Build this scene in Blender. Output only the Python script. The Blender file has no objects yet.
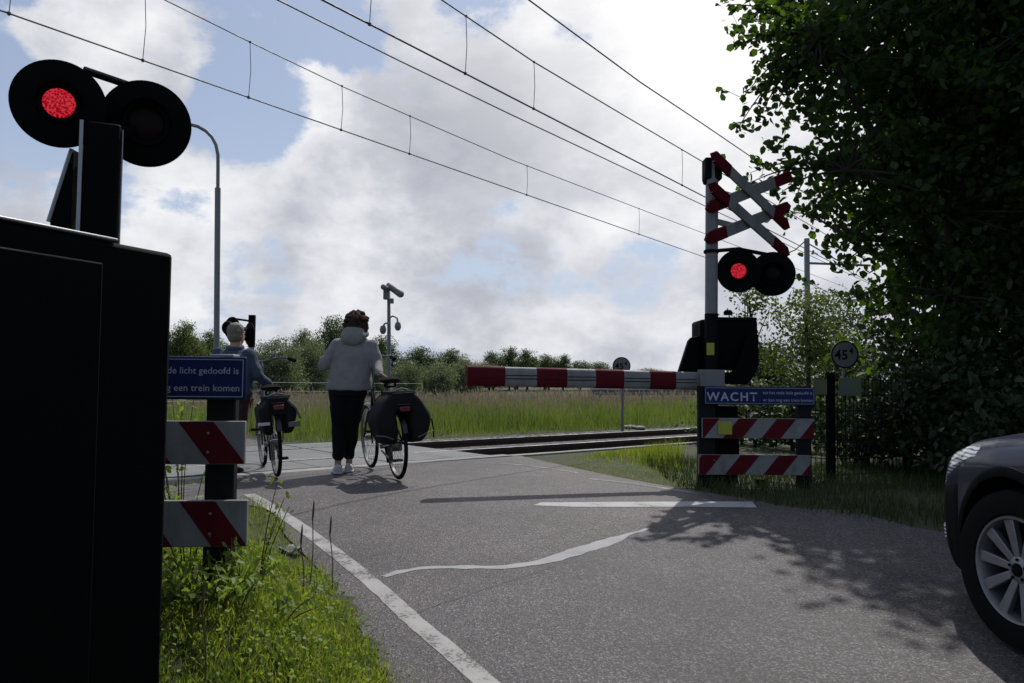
import bpy, bmesh, math, random
import numpy as np
from mathutils import Vector, Matrix, noise as mnoise

R = math.radians
scene = bpy.context.scene
COL = scene.collection
V = Vector

# ---------------------------------------------------------------- camera
CAM_H = 1.2
F_PX = 800.0
CAM_ROT = Matrix.Rotation(R(90 + 2.75), 3, 'X') @ Matrix.Rotation(R(0.55), 3, 'Z')
CAM_POS = V((0, 0, CAM_H))
cd = bpy.data.cameras.new('camera')
cd.sensor_width = 36.0
cd.lens = 36.0 * F_PX / 1024.0
cd.clip_start = 0.05
cd.clip_end = 4000
cam = bpy.data.objects.new('camera', cd)
cam.matrix_world = Matrix.Translation(CAM_POS) @ CAM_ROT.to_4x4()
COL.objects.link(cam)
scene.camera = cam

def smooth(a, b, x):
    t = min(1.0, max(0.0, (x - a) / (b - a)))
    return t * t * (3 - 2 * t)

# track frame: s runs along the rails, p across them
TD = V((math.sin(R(50)), math.cos(R(50)), 0))
TN = V((-TD.y, TD.x, 0))
def sp(s, p, z=0.0):
    q = TD * s + TN * p
    return V((q.x, q.y, z))
def to_sp(x, y):
    return x * TD.x + y * TD.y, x * TN.x + y * TN.y

def gz(x, y):
    """terrain height: the road climbs a little to the crossing, the field behind lies lower"""
    z = 0.2 * smooth(3.0, 7.4, y)
    p = x * TN.x + y * TN.y
    z -= 0.55 * smooth(13.0, 30.0, p)
    z -= 0.25 * smooth(3.5, 9.0, x) * smooth(5.0, 9.0, y) * (1 - smooth(11, 16, p))
    return z

def ray(px, py):
    d = CAM_ROT @ V(((px - 512) / F_PX, -(py - 341.5) / F_PX, -1.0))
    return d / d.y
def at(px, py, Y):
    return CAM_POS + ray(px, py) * Y
def ground(px, py):
    d = ray(px, py)
    lo, hi = 0.3, 400.0
    for _ in range(60):
        m = 0.5 * (lo + hi)
        q = CAM_POS + d * m
        if q.z > gz(q.x, q.y): lo = m
        else: hi = m
    q = CAM_POS + d * hi
    return V((q.x, q.y, gz(q.x, q.y)))
def on_plane(px, py, p0, n):
    d = ray(px, py)
    return CAM_POS + d * ((p0 - CAM_POS).dot(n) / d.dot(n))

# ---------------------------------------------------------------- mesh builder
class MB:
    def __init__(self):
        self.v, self.f, self.m = [], [], []
        self.mi = 0
    def add(self, vs, fs):
        o = len(self.v)
        self.v.extend([tuple(q) for q in vs])
        self.f.extend([tuple(i + o for i in f) for f in fs])
        self.m.extend([self.mi] * len(fs))
        return self
    def box(self, c, size, rot=None):
        c = V(c); hx, hy, hz = (k * 0.5 for k in size)
        vs = [V((sx * hx, sy * hy, sz * hz)) for sz in (-1, 1) for sy in (-1, 1) for sx in (-1, 1)]
        if rot is not None: vs = [rot @ q for q in vs]
        vs = [q + c for q in vs]
        return self.add(vs, [(0, 2, 3, 1), (4, 5, 7, 6), (0, 1, 5, 4), (2, 6, 7, 3), (0, 4, 6, 2), (1, 3, 7, 5)])
    def prism(self, poly, o, ax, ay, an, t):
        """poly (2D, ccw seen from an) in frame o, ax, ay; extruded from -t/2 to t/2 along an"""
        n = len(poly)
        lo = [V(o) + ax * a + ay * b - an * (t * 0.5) for a, b in poly]
        hi = [V(o) + ax * a + ay * b + an * (t * 0.5) for a, b in poly]
        fs = [tuple(range(n - 1, -1, -1)), tuple(range(n, 2 * n))]
        fs += [(i, (i + 1) % n, n + (i + 1) % n, n + i) for i in range(n)]
        return self.add(lo + hi, fs)
    def tube(self, pts, r, n=10, caps=True):
        pts = [V(q) for q in pts]
        rs = r if isinstance(r, (list, tuple)) else [r] * len(pts)
        t0 = (pts[1] - pts[0]).normalized()
        up = V((0, 0, 1)) if abs(t0.z) < 0.9 else V((1, 0, 0))
        a = t0.cross(up).normalized()
        vs, prev = [], t0
        for i, q in enumerate(pts):
            if i == 0: t = t0
            elif i == len(pts) - 1: t = (pts[i] - pts[i - 1]).normalized()
            else: t = ((pts[i + 1] - q).normalized() + (q - pts[i - 1]).normalized()).normalized()
            a = (prev.rotation_difference(t) @ a).normalized()
            prev = t
            b = t.cross(a)
            for k in range(n):
                w = 2 * math.pi * k / n
                vs.append(q + (a * math.cos(w) + b * math.sin(w)) * rs[i])
        fs = []
        for i in range(len(pts) - 1):
            for k in range(n):
                k2 = (k + 1) % n
                fs.append((i * n + k, i * n + k2, (i + 1) * n + k2, (i + 1) * n + k))
        if caps:
            fs.append(tuple(range(n - 1, -1, -1)))
            m = (len(pts) - 1) * n
            fs.append(tuple(range(m, m + n)))
        return self.add(vs, fs)
    def lathe(self, prof, o, ax, n=24, a0=0.0, a1=2 * math.pi):
        """prof: list of (radius, height along ax); full turn unless a0/a1 given"""
        o = V(o); ax = V(ax).normalized()
        up = V((0, 0, 1)) if abs(ax.z) < 0.9 else V((1, 0, 0))
        u = ax.cross(up).normalized(); w = ax.cross(u)
        full = abs(a1 - a0 - 2 * math.pi) < 1e-6
        m = n if full else n + 1
        vs = []
        for rr, hh in prof:
            for k in range(m):
                t = a0 + (a1 - a0) * k / n
                vs.append(o + ax * hh + (u * math.cos(t) + w * math.sin(t)) * max(rr, 1e-4))
        fs = []
        for i in range(len(prof) - 1):
            for k in range(n):
                k2 = (k + 1) % m
                fs.append((i * m + k, i * m + k2, (i + 1) * m + k2, (i + 1) * m + k))
        return self.add(vs, fs)
    def disc(self, o, ax, r, t, n=40):
        return self.lathe([(0, -t / 2), (r, -t / 2), (r, t / 2), (0, t / 2)], o, ax, n)
    def ellipsoid(self, c, rad, rot=None, n=16):
        c = V(c); vs, fs = [], []
        m = n // 2
        for i in range(m + 1):
            th = math.pi * i / m
            for k in range(n):
                ph = 2 * math.pi * k / n
                q = V((rad[0] * math.sin(th) * math.cos(ph), rad[1] * math.sin(th) * math.sin(ph), rad[2] * math.cos(th)))
                if i in (0, m): q += V((1e-4 * math.cos(ph), 1e-4 * math.sin(ph), 0))
                if rot is not None: q = rot @ q
                vs.append(c + q)
        for i in range(m):
            for k in range(n):
                k2 = (k + 1) % n
                fs.append((i * n + k, (i + 1) * n + k, (i + 1) * n + k2, i * n + k2))
        fs.append(tuple(range(n))); fs.append(tuple(range((m + 1) * n - 1, m * n - 1, -1)))
        return self.add(vs, fs)
    def capsule(self, p0, r0, p1, r1, n=14):
        p0, p1 = V(p0), V(p1); L = (p1 - p0).length
        prof = []
        for i in range(5):
            t = math.pi / 2 * (1 - i / 4.0)
            prof.append((r0 * math.cos(t), -r0 * math.sin(t)))
        for i in range(5):
            t = math.pi / 2 * (i / 4.0)
            prof.append((r1 * math.cos(t), L + r1 * math.sin(t)))
        return self.lathe(prof, p0, p1 - p0, n)
    def loft(self, rings, n=24):
        """rings: (cx, cy, cz, rx, ry) horizontal ellipses from low to high"""
        vs = []
        for cx, cy, cz, rx, ry in rings:
            for k in range(n):
                t = 2 * math.pi * k / n
                vs.append((cx + rx * math.cos(t), cy + ry * math.sin(t), cz))
        fs = [(i * n + k, i * n + (k + 1) % n, (i + 1) * n + (k + 1) % n, (i + 1) * n + k) for i in range(len(rings) - 1) for k in range(n)]
        fs.append(tuple(range(n - 1, -1, -1)))
        m = (len(rings) - 1) * n
        fs.append(tuple(range(m, m + n)))
        return self.add(vs, fs)
    def torus(self, c, ax, r0, r1, n=40, m=10, sq=1.0):
        c = V(c); ax = V(ax).normalized()
        up = V((0, 0, 1)) if abs(ax.z) < 0.9 else V((1, 0, 0))
        u = ax.cross(up).normalized(); w = ax.cross(u)
        vs, fs = [], []
        for i in range(n):
            t = 2 * math.pi * i / n
            e = u * math.cos(t) + w * math.sin(t)
            for k in range(m):
                s = 2 * math.pi * k / m
                vs.append(c + e * (r0 + r1 * math.cos(s)) + ax * (r1 * sq * math.sin(s)))
        for i in range(n):
            for k in range(m):
                fs.append((i * m + k, ((i + 1) % n) * m + k, ((i + 1) % n) * m + (k + 1) % m, i * m + (k + 1) % m))
        return self.add(vs, fs)
    def build(self, name, mats, parent=None, world=False, bevel=0.0, flat=False, angle=35, seg=2):
        me = bpy.data.meshes.new(name)
        vs = self.v
        if world and parent is not None:
            l = world_loc(parent)
            vs = [(a - l.x, b - l.y, c - l.z) for a, b, c in vs]
        me.from_pydata(vs, [], self.f)
        if not isinstance(mats, (list, tuple)): mats = [mats]
        for q in mats: me.materials.append(q)
        me.polygons.foreach_set('material_index', self.m)
        bm = bmesh.new(); bm.from_mesh(me)
        bmesh.ops.recalc_face_normals(bm, faces=bm.faces)
        bm.to_mesh(me); bm.free()
        if not flat:
            me.polygons.foreach_set('use_smooth', [True] * len(me.polygons))
            me.set_sharp_from_angle(angle=R(angle))
        o = bpy.data.objects.new(name, me)
        COL.objects.link(o)
        if parent is not None: o.parent = parent
        if bevel > 0:
            b = o.modifiers.new('bevel', 'BEVEL'); b.width = bevel; b.segments = seg; b.limit_method = 'ANGLE'; b.angle_limit = R(40)
            b.harden_normals = False
        return o

def world_loc(o):
    l = V((0, 0, 0))
    while o is not None:
        l += o.location; o = o.parent
    return l

def tag(o, label, cat, group=None, kind=None):
    if label: o['label'] = label
    if cat: o['category'] = cat
    if group: o['group'] = group
    if kind: o['kind'] = kind
    return o
def thing(name, label, cat, loc=(0, 0, 0), rz=0.0, group=None):
    o = bpy.data.objects.new(name, None)
    o.empty_display_size = 0.2
    COL.objects.link(o)
    o.location = loc; o.rotation_euler = (0, 0, rz)
    return tag(o, label, cat, group)
def structure(o):
    o['kind'] = 'structure'; return o
def stuff(o, label=None, cat=None):
    o['kind'] = 'stuff'
    return tag(o, label, cat)
def dup(root, loc, rz=0.0, scale=None, label=None):
    kids = {}
    for o in bpy.data.objects:
        if o.parent is not None: kids.setdefault(o.parent.name, []).append(o)
    def cp(o, par):
        c = o.copy(); COL.objects.link(c)
        if par is not None: c.parent = par
        for k in kids.get(o.name, []): cp(k, c)
        return c
    r = cp(root, None)
    r.location = loc; r.rotation_euler = (0, 0, rz)
    if scale is not None: r.scale = scale
    if label: r['label'] = label
    return r

def np_mesh(name, verts, faces, mats, parent=None, smooth_=False, mat_idx=None):
    """verts (N,3), faces (M,k) arrays"""
    me = bpy.data.meshes.new(name)
    verts = np.asarray(verts, dtype=np.float32); faces = np.asarray(faces, dtype=np.int32)
    n, (m, k) = len(verts), faces.shape
    me.vertices.add(n); me.vertices.foreach_set('co', verts.ravel())
    me.loops.add(m * k); me.loops.foreach_set('vertex_index', faces.ravel())
    me.polygons.add(m)
    me.polygons.foreach_set('loop_start', np.arange(0, m * k, k, dtype=np.int32))
    me.polygons.foreach_set('loop_total', np.full(m, k, dtype=np.int32))
    if not isinstance(mats, (list, tuple)): mats = [mats]
    for q in mats: me.materials.append(q)
    if mat_idx is not None: me.polygons.foreach_set('material_index', np.asarray(mat_idx, dtype=np.int32))
    if smooth_: me.polygons.foreach_set('use_smooth', np.ones(m, dtype=bool))
    me.update(calc_edges=True); me.validate()
    o = bpy.data.objects.new(name, me); COL.objects.link(o)
    if parent is not None: o.parent = parent
    return o

def bake(o):
    """apply the modifiers of o in place"""
    dg = bpy.context.evaluated_depsgraph_get()
    me = bpy.data.meshes.new_from_object(o.evaluated_get(dg))
    old = o.data
    o.modifiers.clear(); o.data = me
    bpy.data.meshes.remove(old)
    return o

def grown(mb, name, m, parent, voxel=0.012, it=6, rough=0.0, rscale=9.0, seed=0):
    """fuse overlapping shapes into one continuous surface"""
    o = mb.build(name, m, parent)
    q = o.modifiers.new('fuse', 'REMESH'); q.mode = 'VOXEL'; q.voxel_size = voxel; q.use_smooth_shade = True
    s = o.modifiers.new('soft', 'SMOOTH'); s.factor = 0.5; s.iterations = it
    bpy.context.view_layer.update()
    bake(o)
    me = o.data
    if rough > 0:
        for v in me.vertices:
            k = mnoise.noise(v.co * rscale + V((seed, 0, 0))) + 0.5 * mnoise.noise(v.co * rscale * 2.3 + V((0, seed, 0)))
            v.co += v.normal * (k * rough)
    me.polygons.foreach_set('use_smooth', [True] * len(me.polygons))
    if not me.materials: me.materials.append(m)
    return o

def text(name, s, m, parent, o, ax, ay, width, lift=0.0, depth=0.0015, bold=0.0, world=True, spacing=1.0):
    """lettering whose lower left corner sits at o, along ax, as wide as given"""
    cu = bpy.data.curves.new(name, 'FONT')
    cu.body = s; cu.size = 1.0; cu.space_character = spacing; cu.offset = bold; cu.resolution_u = 3
    t = bpy.data.objects.new(name, cu); COL.objects.link(t)
    bpy.context.view_layer.update()
    dg = bpy.context.evaluated_depsgraph_get()
    me = bpy.data.meshes.new_from_object(t.evaluated_get(dg))
    bpy.data.objects.remove(t); bpy.data.curves.remove(cu)
    xs = [v.co.x for v in me.vertices]
    x0, x1 = min(xs), max(xs)
    k = width / (x1 - x0)
    an = ax.cross(ay)
    base = world_loc(parent) if world else V((0, 0, 0))
    for v in me.vertices:
        v.co = V(o) - base + ax * ((v.co.x - x0) * k) + ay * (v.co.y * k) + an * lift
    me.materials.clear(); me.materials.append(m)
    ob = bpy.data.objects.new(name, me); COL.objects.link(ob); ob.parent = parent
    return ob

# ---------------------------------------------------------------- materials
def nodes(name):
    m = bpy.data.materials.new(name); m.use_nodes = True
    nt = m.node_tree
    return m, nt, nt.nodes['Principled BSDF']
def L(nt, a, b): nt.links.new(a, b)
def ramp(nt, fac, stops):
    r = nt.nodes.new('ShaderNodeValToRGB')
    e = r.color_ramp.elements
    while len(e) < len(stops): e.new(0.5)
    for i, (p, c) in enumerate(stops):
        e[i].position = p
        e[i].color = (c[0], c[1], c[2], 1) if not isinstance(c, float) else (c, c, c, 1)
    L(nt, fac, r.inputs[0])
    return r.outputs[0]
def noise_tex(nt, scale, detail=4.0, rough=0.55, coord='Object', vec=None):
    n = nt.nodes.new('ShaderNodeTexNoise')
    n.inputs['Scale'].default_value = scale; n.inputs['Detail'].default_value = detail; n.inputs['Roughness'].default_value = rough
    if vec is None:
        tc = nt.nodes.new('ShaderNodeTexCoord'); vec = tc.outputs[coord]
    L(nt, vec, n.inputs['Vector'])
    return n.outputs['Fac']
def math_n(nt, op, a, b=None, clamp=False):
    n = nt.nodes.new('ShaderNodeMath'); n.operation = op; n.use_clamp = clamp
    for i, q in enumerate((a, b)):
        if q is None: continue
        if isinstance(q, (int, float)): n.inputs[i].default_value = q
        else: L(nt, q, n.inputs[i])
    return n.outputs[0]
def mix_col(nt, fac, a, b, mode='MIX'):
    n = nt.nodes.new('ShaderNodeMix'); n.data_type = 'RGBA'; n.blend_type = mode
    for sock, q in ((n.inputs[0], fac), (n.inputs[6], a), (n.inputs[7], b)):
        if isinstance(q, (int, float)): sock.default_value = q
        elif isinstance(q, (tuple, list)): sock.default_value = (q[0], q[1], q[2], 1)
        else: L(nt, q, sock)
    return n.outputs[2]
def bump(nt, p, h, strength=0.3, dist=0.01):
    b = nt.nodes.new('ShaderNodeBump'); b.inputs['Strength'].default_value = strength; b.inputs['Distance'].default_value = dist
    L(nt, h, b.inputs['Height']); L(nt, b.outputs[0], p.inputs['Normal'])
def paint(name, col, rough=0.5, metal=0.0, var=0.25, scale=6.0, bmp=0.0, bscale=60.0, dirt=None, spec=None, coat=0.0):
    """a plain surface with some uneven wear: colour varies by var, optional dirt colour in patches"""
    m, nt, p = nodes(name)
    f = noise_tex(nt, scale, 6, 0.6)
    d = tuple(c * (1 - var) for c in col); u = tuple(min(1, c * (1 + var * 0.6)) for c in col)
    c = ramp(nt, f, [(0.3, d), (0.7, u)])
    if dirt is not None:
        tcd = nt.nodes.new('ShaderNodeTexCoord'); mp = nt.nodes.new('ShaderNodeMapping'); mp.inputs['Scale'].default_value = (2.2, 2.2, 0.8)
        L(nt, tcd.outputs['Object'], mp.inputs['Vector'])
        g = noise_tex(nt, scale * 0.8, 8, 0.7, vec=mp.outputs[0])
        gm = ramp(nt, g, [(0.5, 0.0), (0.72, 1.0)])
        c = mix_col(nt, math_n(nt, 'MULTIPLY', gm, 0.7), c, dirt)
    L(nt, c, p.inputs['Base Color'])
    rr = ramp(nt, f, [(0.3, max(0.02, rough - 0.12)), (0.7, min(1.0, rough + 0.12))])
    L(nt, rr, p.inputs['Roughness'])
    p.inputs['Metallic'].default_value = metal
    if spec is not None: p.inputs['Specular IOR Level'].default_value = spec
    if coat > 0:
        p.inputs['Coat Weight'].default_value = coat; p.inputs['Coat Roughness'].default_value = 0.06
    if bmp > 0: bump(nt, p, noise_tex(nt, bscale, 5, 0.6), bmp, 0.006)
    return m
def leafy(name, cols, trans=0.35, rough=0.55, patch_=None, through=(1.5, 1.6, 0.6)):
    """leaf or blade: hue differs from leaf to leaf, light passes through"""
    m, nt, p = nodes(name)
    g = nt.nodes.new('ShaderNodeNewGeometry')
    n = len(cols)
    c = ramp(nt, g.outputs['Random Per Island'], [(i / max(1, n - 1), q) for i, q in enumerate(cols)])
    if patch_:
        pf_ = ramp(nt, noise_tex(nt, patch_[0], 4, 0.6), [(0.38, 0.0), (0.62, 1.0)])
        c = mix_col(nt, pf_, mix_col(nt, 1.0, c, patch_[1], 'MULTIPLY'), c)
    L(nt, c, p.inputs['Base Color'])
    p.inputs['Roughness'].default_value = rough
    p.inputs['Specular IOR Level'].default_value = 0.3
    t = nt.nodes.new('ShaderNodeBsdfTranslucent')
    br = mix_col(nt, 1.0, c, through, 'MULTIPLY')
    L(nt, br, t.inputs['Color'])
    mx = nt.nodes.new('ShaderNodeMixShader'); mx.inputs[0].default_value = trans
    L(nt, p.outputs[0], mx.inputs[1]); L(nt, t.outputs[0], mx.inputs[2])
    out = [q for q in nt.nodes if q.type == 'OUTPUT_MATERIAL'][0]
    L(nt, mx.outputs[0], out.inputs['Surface'])
    return m

M = {}
M['black'] = paint('black_paint', (0.003, 0.003, 0.0035), 0.7, var=0.4, bmp=0.1, bscale=40, spec=0.05)
M['black_soft'] = paint('black_soft', (0.007, 0.007, 0.008), 0.75, var=0.3, bmp=0.1, bscale=90, spec=0.08)
M['steel'] = paint('galvanised_steel', (0.30, 0.31, 0.32), 0.5, metal=0.5, var=0.2, scale=14)
M['grey_post'] = paint('grey_post_paint', (0.16, 0.16, 0.165), 0.6, var=0.2, scale=5, dirt=(0.10, 0.10, 0.09))
M['white'] = paint('white_sheet', (0.195, 0.195, 0.19), 0.6, var=0.2, scale=5, dirt=(0.10, 0.10, 0.088), spec=0.3)
M['red'] = paint('red_sheet', (0.085, 0.007, 0.012), 0.65, var=0.25, scale=5, dirt=(0.05, 0.012, 0.014), spec=0.08)
M['blue'] = paint('blue_sheet', (0.010, 0.018, 0.075), 0.55, var=0.15, scale=4, dirt=(0.018, 0.025, 0.06), spec=0.15)
M['letter'] = paint('white_letters', (0.34, 0.36, 0.42), 0.6, var=0.1)
M['yellow'] = paint('yellow_sticker', (0.30, 0.29, 0.025), 0.55, var=0.15)
M['wood_post'] = paint('dark_plastic_post', (0.014, 0.015, 0.014), 0.85, var=0.3, bmp=0.2, spec=0.1)
M['concrete'] = paint('concrete', (0.26, 0.26, 0.25), 0.85, var=0.25, scale=3, bmp=0.3, bscale=80, dirt=(0.16, 0.15, 0.13))
M['rubber'] = paint('rubber', (0.009, 0.009, 0.009), 0.85, var=0.3, spec=0.08)
M['chrome'] = paint('chrome', (0.22, 0.22, 0.22), 0.35, metal=1.0, var=0.2)
M['rust'] = paint('rusty_rail_side', (0.05, 0.035, 0.028), 0.85, var=0.35, scale=10)
M['rail_top'] = paint('rail_top', (0.55, 0.55, 0.56), 0.3, metal=1.0, var=0.1)
M['wire'] = paint('wire', (0.06, 0.06, 0.065), 0.6, metal=0.2, var=0.2)
M['lamp_pole'] = paint('lamp_pole_paint', (0.16, 0.165, 0.17), 0.55, var=0.15)
M['bark'] = paint('bark', (0.035, 0.028, 0.02), 0.9, var=0.5, scale=8, bmp=0.6, bscale=25)
M['leaf_big'] = leafy('tree_leaf', [(0.012, 0.026, 0.008), (0.022, 0.042, 0.011), (0.038, 0.062, 0.016)], 0.42, through=(3.2, 3.6, 0.9))
M['leaf_bush'] = leafy('bush_leaf', [(0.010, 0.020, 0.009), (0.018, 0.032, 0.012), (0.028, 0.044, 0.016)], 0.25)
M['leaf_far'] = leafy('far_leaf', [(0.052, 0.074, 0.034), (0.072, 0.098, 0.044), (0.095, 0.122, 0.054)], 0.3)
M['leaf_willow'] = leafy('willow_leaf', [(0.10, 0.12, 0.075), (0.13, 0.155, 0.095), (0.165, 0.19, 0.12)], 0.3)
M['leaf_light'] = leafy('light_leaf', [(0.06, 0.085, 0.028), (0.09, 0.12, 0.038), (0.12, 0.155, 0.05)], 0.4)
M['grass'] = leafy('grass_blade', [(0.12, 0.17, 0.025), (0.19, 0.25, 0.036), (0.26, 0.30, 0.052), (0.34, 0.29, 0.12)], 0.5, patch_=(3.2, (0.60, 0.66, 0.75)))
M['grass_shade_tint'] = leafy('shade_tinted_grass_blade', [(0.025, 0.042, 0.012), (0.04, 0.06, 0.016), (0.06, 0.075, 0.025)], 0.3)  # darker copy of the grass: tree shade put into the blade colour
M['grass_tall'] = leafy('tall_grass_blade', [(0.09, 0.13, 0.03), (0.125, 0.17, 0.042), (0.165, 0.205, 0.06), (0.23, 0.22, 0.125)], 0.45, patch_=(0.45, (0.70, 0.80, 0.85)))
M['seed'] = leafy('grass_seed_head', [(0.19, 0.16, 0.12), (0.26, 0.225, 0.175), (0.33, 0.29, 0.23)], 0.35, patch_=(0.5, (0.8, 0.74, 0.74)), through=(1.1, 1.0, 0.9))
M['clover'] = leafy('clover_leaf', [(0.12, 0.18, 0.03), (0.18, 0.25, 0.04), (0.24, 0.30, 0.07)], 0.45)
M['weed_leaf'] = leafy('weed_leaf', [(0.10, 0.15, 0.03), (0.15, 0.21, 0.04), (0.20, 0.26, 0.06)], 0.45)
M['dead'] = leafy('dead_leaf', [(0.10, 0.075, 0.045), (0.17, 0.13, 0.08), (0.22, 0.18, 0.12)], 0.2)
M['stalk'] = leafy('dry_stalk', [(0.10, 0.07, 0.045), (0.14, 0.10, 0.065)], 0.3, through=(1.3, 1.0, 0.7))

def asphalt(name, base, light, reddish):
    m, nt, p = nodes(name)
    tc = nt.nodes.new('ShaderNodeTexCoord')
    v = nt.nodes.new('ShaderNodeTexVoronoi'); v.inputs['Scale'].default_value = 130.0
    L(nt, tc.outputs['Object'], v.inputs['Vector'])
    sepc = nt.nodes.new('ShaderNodeSeparateColor'); L(nt, v.outputs['Color'], sepc.inputs[0])
    speck = ramp(nt, sepc.outputs[0], [(0.0, tuple(c * 0.38 for c in base)), (0.45, base), (0.78, reddish), (0.955, light), (1.0, tuple(min(1, c * 1.3) for c in light))])
    n1 = noise_tex(nt, 0.9, 5, 0.6, vec=tc.outputs['Object'])
    n2 = noise_tex(nt, 6.0, 6, 0.7, vec=tc.outputs['Object'])
    big = ramp(nt, n1, [(0.28, 0.60), (0.72, 1.22)])
    mid = ramp(nt, n2, [(0.3, 0.80), (0.7, 1.14)])
    c = mix_col(nt, 1.0, speck, big, 'MULTIPLY')
    c = mix_col(nt, 1.0, c, mid, 'MULTIPLY')
    st_ = ramp(nt, noise_tex(nt, 2.1, 7, 0.72, vec=tc.outputs['Object']), [(0.60, 0.0), (0.72, 0.55)])
    c = mix_col(nt, st_, c, (0.038, 0.036, 0.036))
    # a few fine cracks
    vc = nt.nodes.new('ShaderNodeTexVoronoi'); vc.feature = 'DISTANCE_TO_EDGE'; vc.inputs['Scale'].default_value = 0.55
    wn = nt.nodes.new('ShaderNodeTexNoise'); wn.inputs['Scale'].default_value = 2.2; wn.inputs['Detail'].default_value = 6
    L(nt, tc.outputs['Object'], wn.inputs['Vector'])
    vm = nt.nodes.new('ShaderNodeVectorMath'); vm.operation = 'ADD'
    L(nt, tc.outputs['Object'], vm.inputs[0]); L(nt, wn.outputs['Color'], vm.inputs[1]); L(nt, vm.outputs[0], vc.inputs['Vector'])
    ck = ramp(nt, vc.outputs['Distance'], [(0.002, 1.0), (0.007, 0.0)])
    ck = math_n(nt, 'MULTIPLY', ck, ramp(nt, noise_tex(nt, 0.5, 3, 0.5, vec=tc.outputs['Object']), [(0.5, 0.0), (0.6, 0.7)]))
    c = mix_col(nt, ck, c, (0.02, 0.02, 0.02))
    L(nt, c, p.inputs['Base Color'])
    p.inputs['Roughness'].default_value = 0.66
    p.inputs['Specular IOR Level'].default_value = 0.40
    bump(nt, p, v.outputs['Distance'], 0.55, 0.006)
    return m
M['asphalt'] = asphalt('asphalt_old', (0.056, 0.048, 0.050), (0.180, 0.162, 0.164), (0.086, 0.068, 0.069))
M['asphalt2'] = asphalt('asphalt_newer', (0.053, 0.048, 0.051), (0.170, 0.158, 0.164), (0.076, 0.066, 0.069))

def worn_white(name, col, cut):
    m, nt, p = nodes(name)
    f = noise_tex(nt, 55, 6, 0.7); g = noise_tex(nt, 5, 4, 0.6)
    a = math_n(nt, 'ADD', math_n(nt, 'MULTIPLY', f, 0.6), math_n(nt, 'MULTIPLY', g, 0.5))
    k = ramp(nt, a, [(cut, 0.0), (cut + 0.06, 1.0)])
    c = mix_col(nt, k, (0.09, 0.085, 0.08), col)
    c = mix_col(nt, 1.0, c, ramp(nt, g, [(0.3, 0.8), (0.7, 1.1)]), 'MULTIPLY')
    L(nt, c, p.inputs['Base Color']); p.inputs['Roughness'].default_value = 0.7
    bump(nt, p, f, 0.3, 0.004)
    return m
M['line'] = worn_white('road_paint', (0.34, 0.34, 0.34), 0.42)
M['line_worn'] = worn_white('road_paint_worn', (0.29, 0.275, 0.27), 0.47)
M['line_faint'] = worn_white('road_paint_faint', (0.22, 0.21, 0.20), 0.55)
M['sealant'] = worn_white('sealant', (0.27, 0.27, 0.275), 0.36)

def soil():
    m, nt, p = nodes('soil_and_turf')
    f = noise_tex(nt, 0.35, 6, 0.6); g = noise_tex(nt, 14, 8, 0.75)
    a = ramp(nt, f, [(0.35, (0.030, 0.040, 0.014)), (0.65, (0.050, 0.062, 0.020))])
    b = ramp(nt, g, [(0.3, (0.018, 0.014, 0.010)), (0.55, (0.045, 0.05, 0.018)), (0.75, (0.075, 0.065, 0.04))])
    L(nt, mix_col(nt, 0.6, a, b), p.inputs['Base Color']); p.inputs['Roughness'].default_value = 0.95
    bump(nt, p, g, 0.7, 0.03)
    return m
M['soil'] = soil()
def ballast():
    m, nt, p = nodes('ballast_stones')
    tc = nt.nodes.new('ShaderNodeTexCoord')
    v = nt.nodes.new('ShaderNodeTexVoronoi'); v.inputs['Scale'].default_value = 18.0
    L(nt, tc.outputs['Object'], v.inputs['Vector'])
    s = nt.nodes.new('ShaderNodeSeparateColor'); L(nt, v.outputs['Color'], s.inputs[0])
    c = ramp(nt, s.outputs[0], [(0.0, (0.03, 0.025, 0.022)), (0.6, (0.085, 0.075, 0.068)), (1.0, (0.17, 0.155, 0.14))])
    L(nt, c, p.inputs['Base Color']); p.inputs['Roughness'].default_value = 0.9
    bump(nt, p, v.outputs['Distance'], 1.0, 0.03)
    return m
M['ballast'] = ballast()
def deck_mat():
    m, nt, p = nodes('crossing_concrete')
    g = noise_tex(nt, 2.0, 6, 0.65); f = noise_tex(nt, 60, 4, 0.6)
    c = ramp(nt, g, [(0.3, (0.08, 0.08, 0.08)), (0.7, (0.145, 0.145, 0.147))])
    c = mix_col(nt, 1.0, c, ramp(nt, f, [(0.3, 0.8), (0.7, 1.12)]), 'MULTIPLY')
    L(nt, c, p.inputs['Base Color']); p.inputs['Roughness'].default_value = 0.62
    bump(nt, p, f, 0.3, 0.005)
    return m
M['deck'] = deck_mat()
def red_light():
    m, nt, p = nodes('lit_red_lens')
    tc = nt.nodes.new('ShaderNodeTexCoord')
    v = nt.nodes.new('ShaderNodeTexVoronoi'); v.inputs['Scale'].default_value = 110.0
    L(nt, tc.outputs['Object'], v.inputs['Vector'])
    n = noise_tex(nt, 30, 3, 0.6, vec=tc.outputs['Object'])
    k = math_n(nt, 'ADD', math_n(nt, 'MULTIPLY', v.outputs['Distance'], 0.9), math_n(nt, 'MULTIPLY', n, 0.8))
    c = ramp(nt, k, [(0.36, (0.10, 0.001, 0.004)), (0.64, (0.40, 0.002, 0.010)), (0.86, (0.80, 0.012, 0.03)), (1.0, (1.0, 0.06, 0.09))])
    L(nt, c, p.inputs['Emission Color']); p.inputs['Emission Strength'].default_value = 0.52
    p.inputs['Base Color'].default_value = (0.05, 0.003, 0.005, 1); p.inputs['Roughness'].default_value = 0.5; p.inputs['Specular IOR Level'].default_value = 0.1
    return m
M['lens_on'] = red_light()
M['lens_off'] = paint('unlit_red_lens', (0.006, 0.002, 0.0025), 0.5, spec=0.1)
M['skin'] = paint('skin', (0.38, 0.22, 0.16), 0.55, var=0.08)
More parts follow.
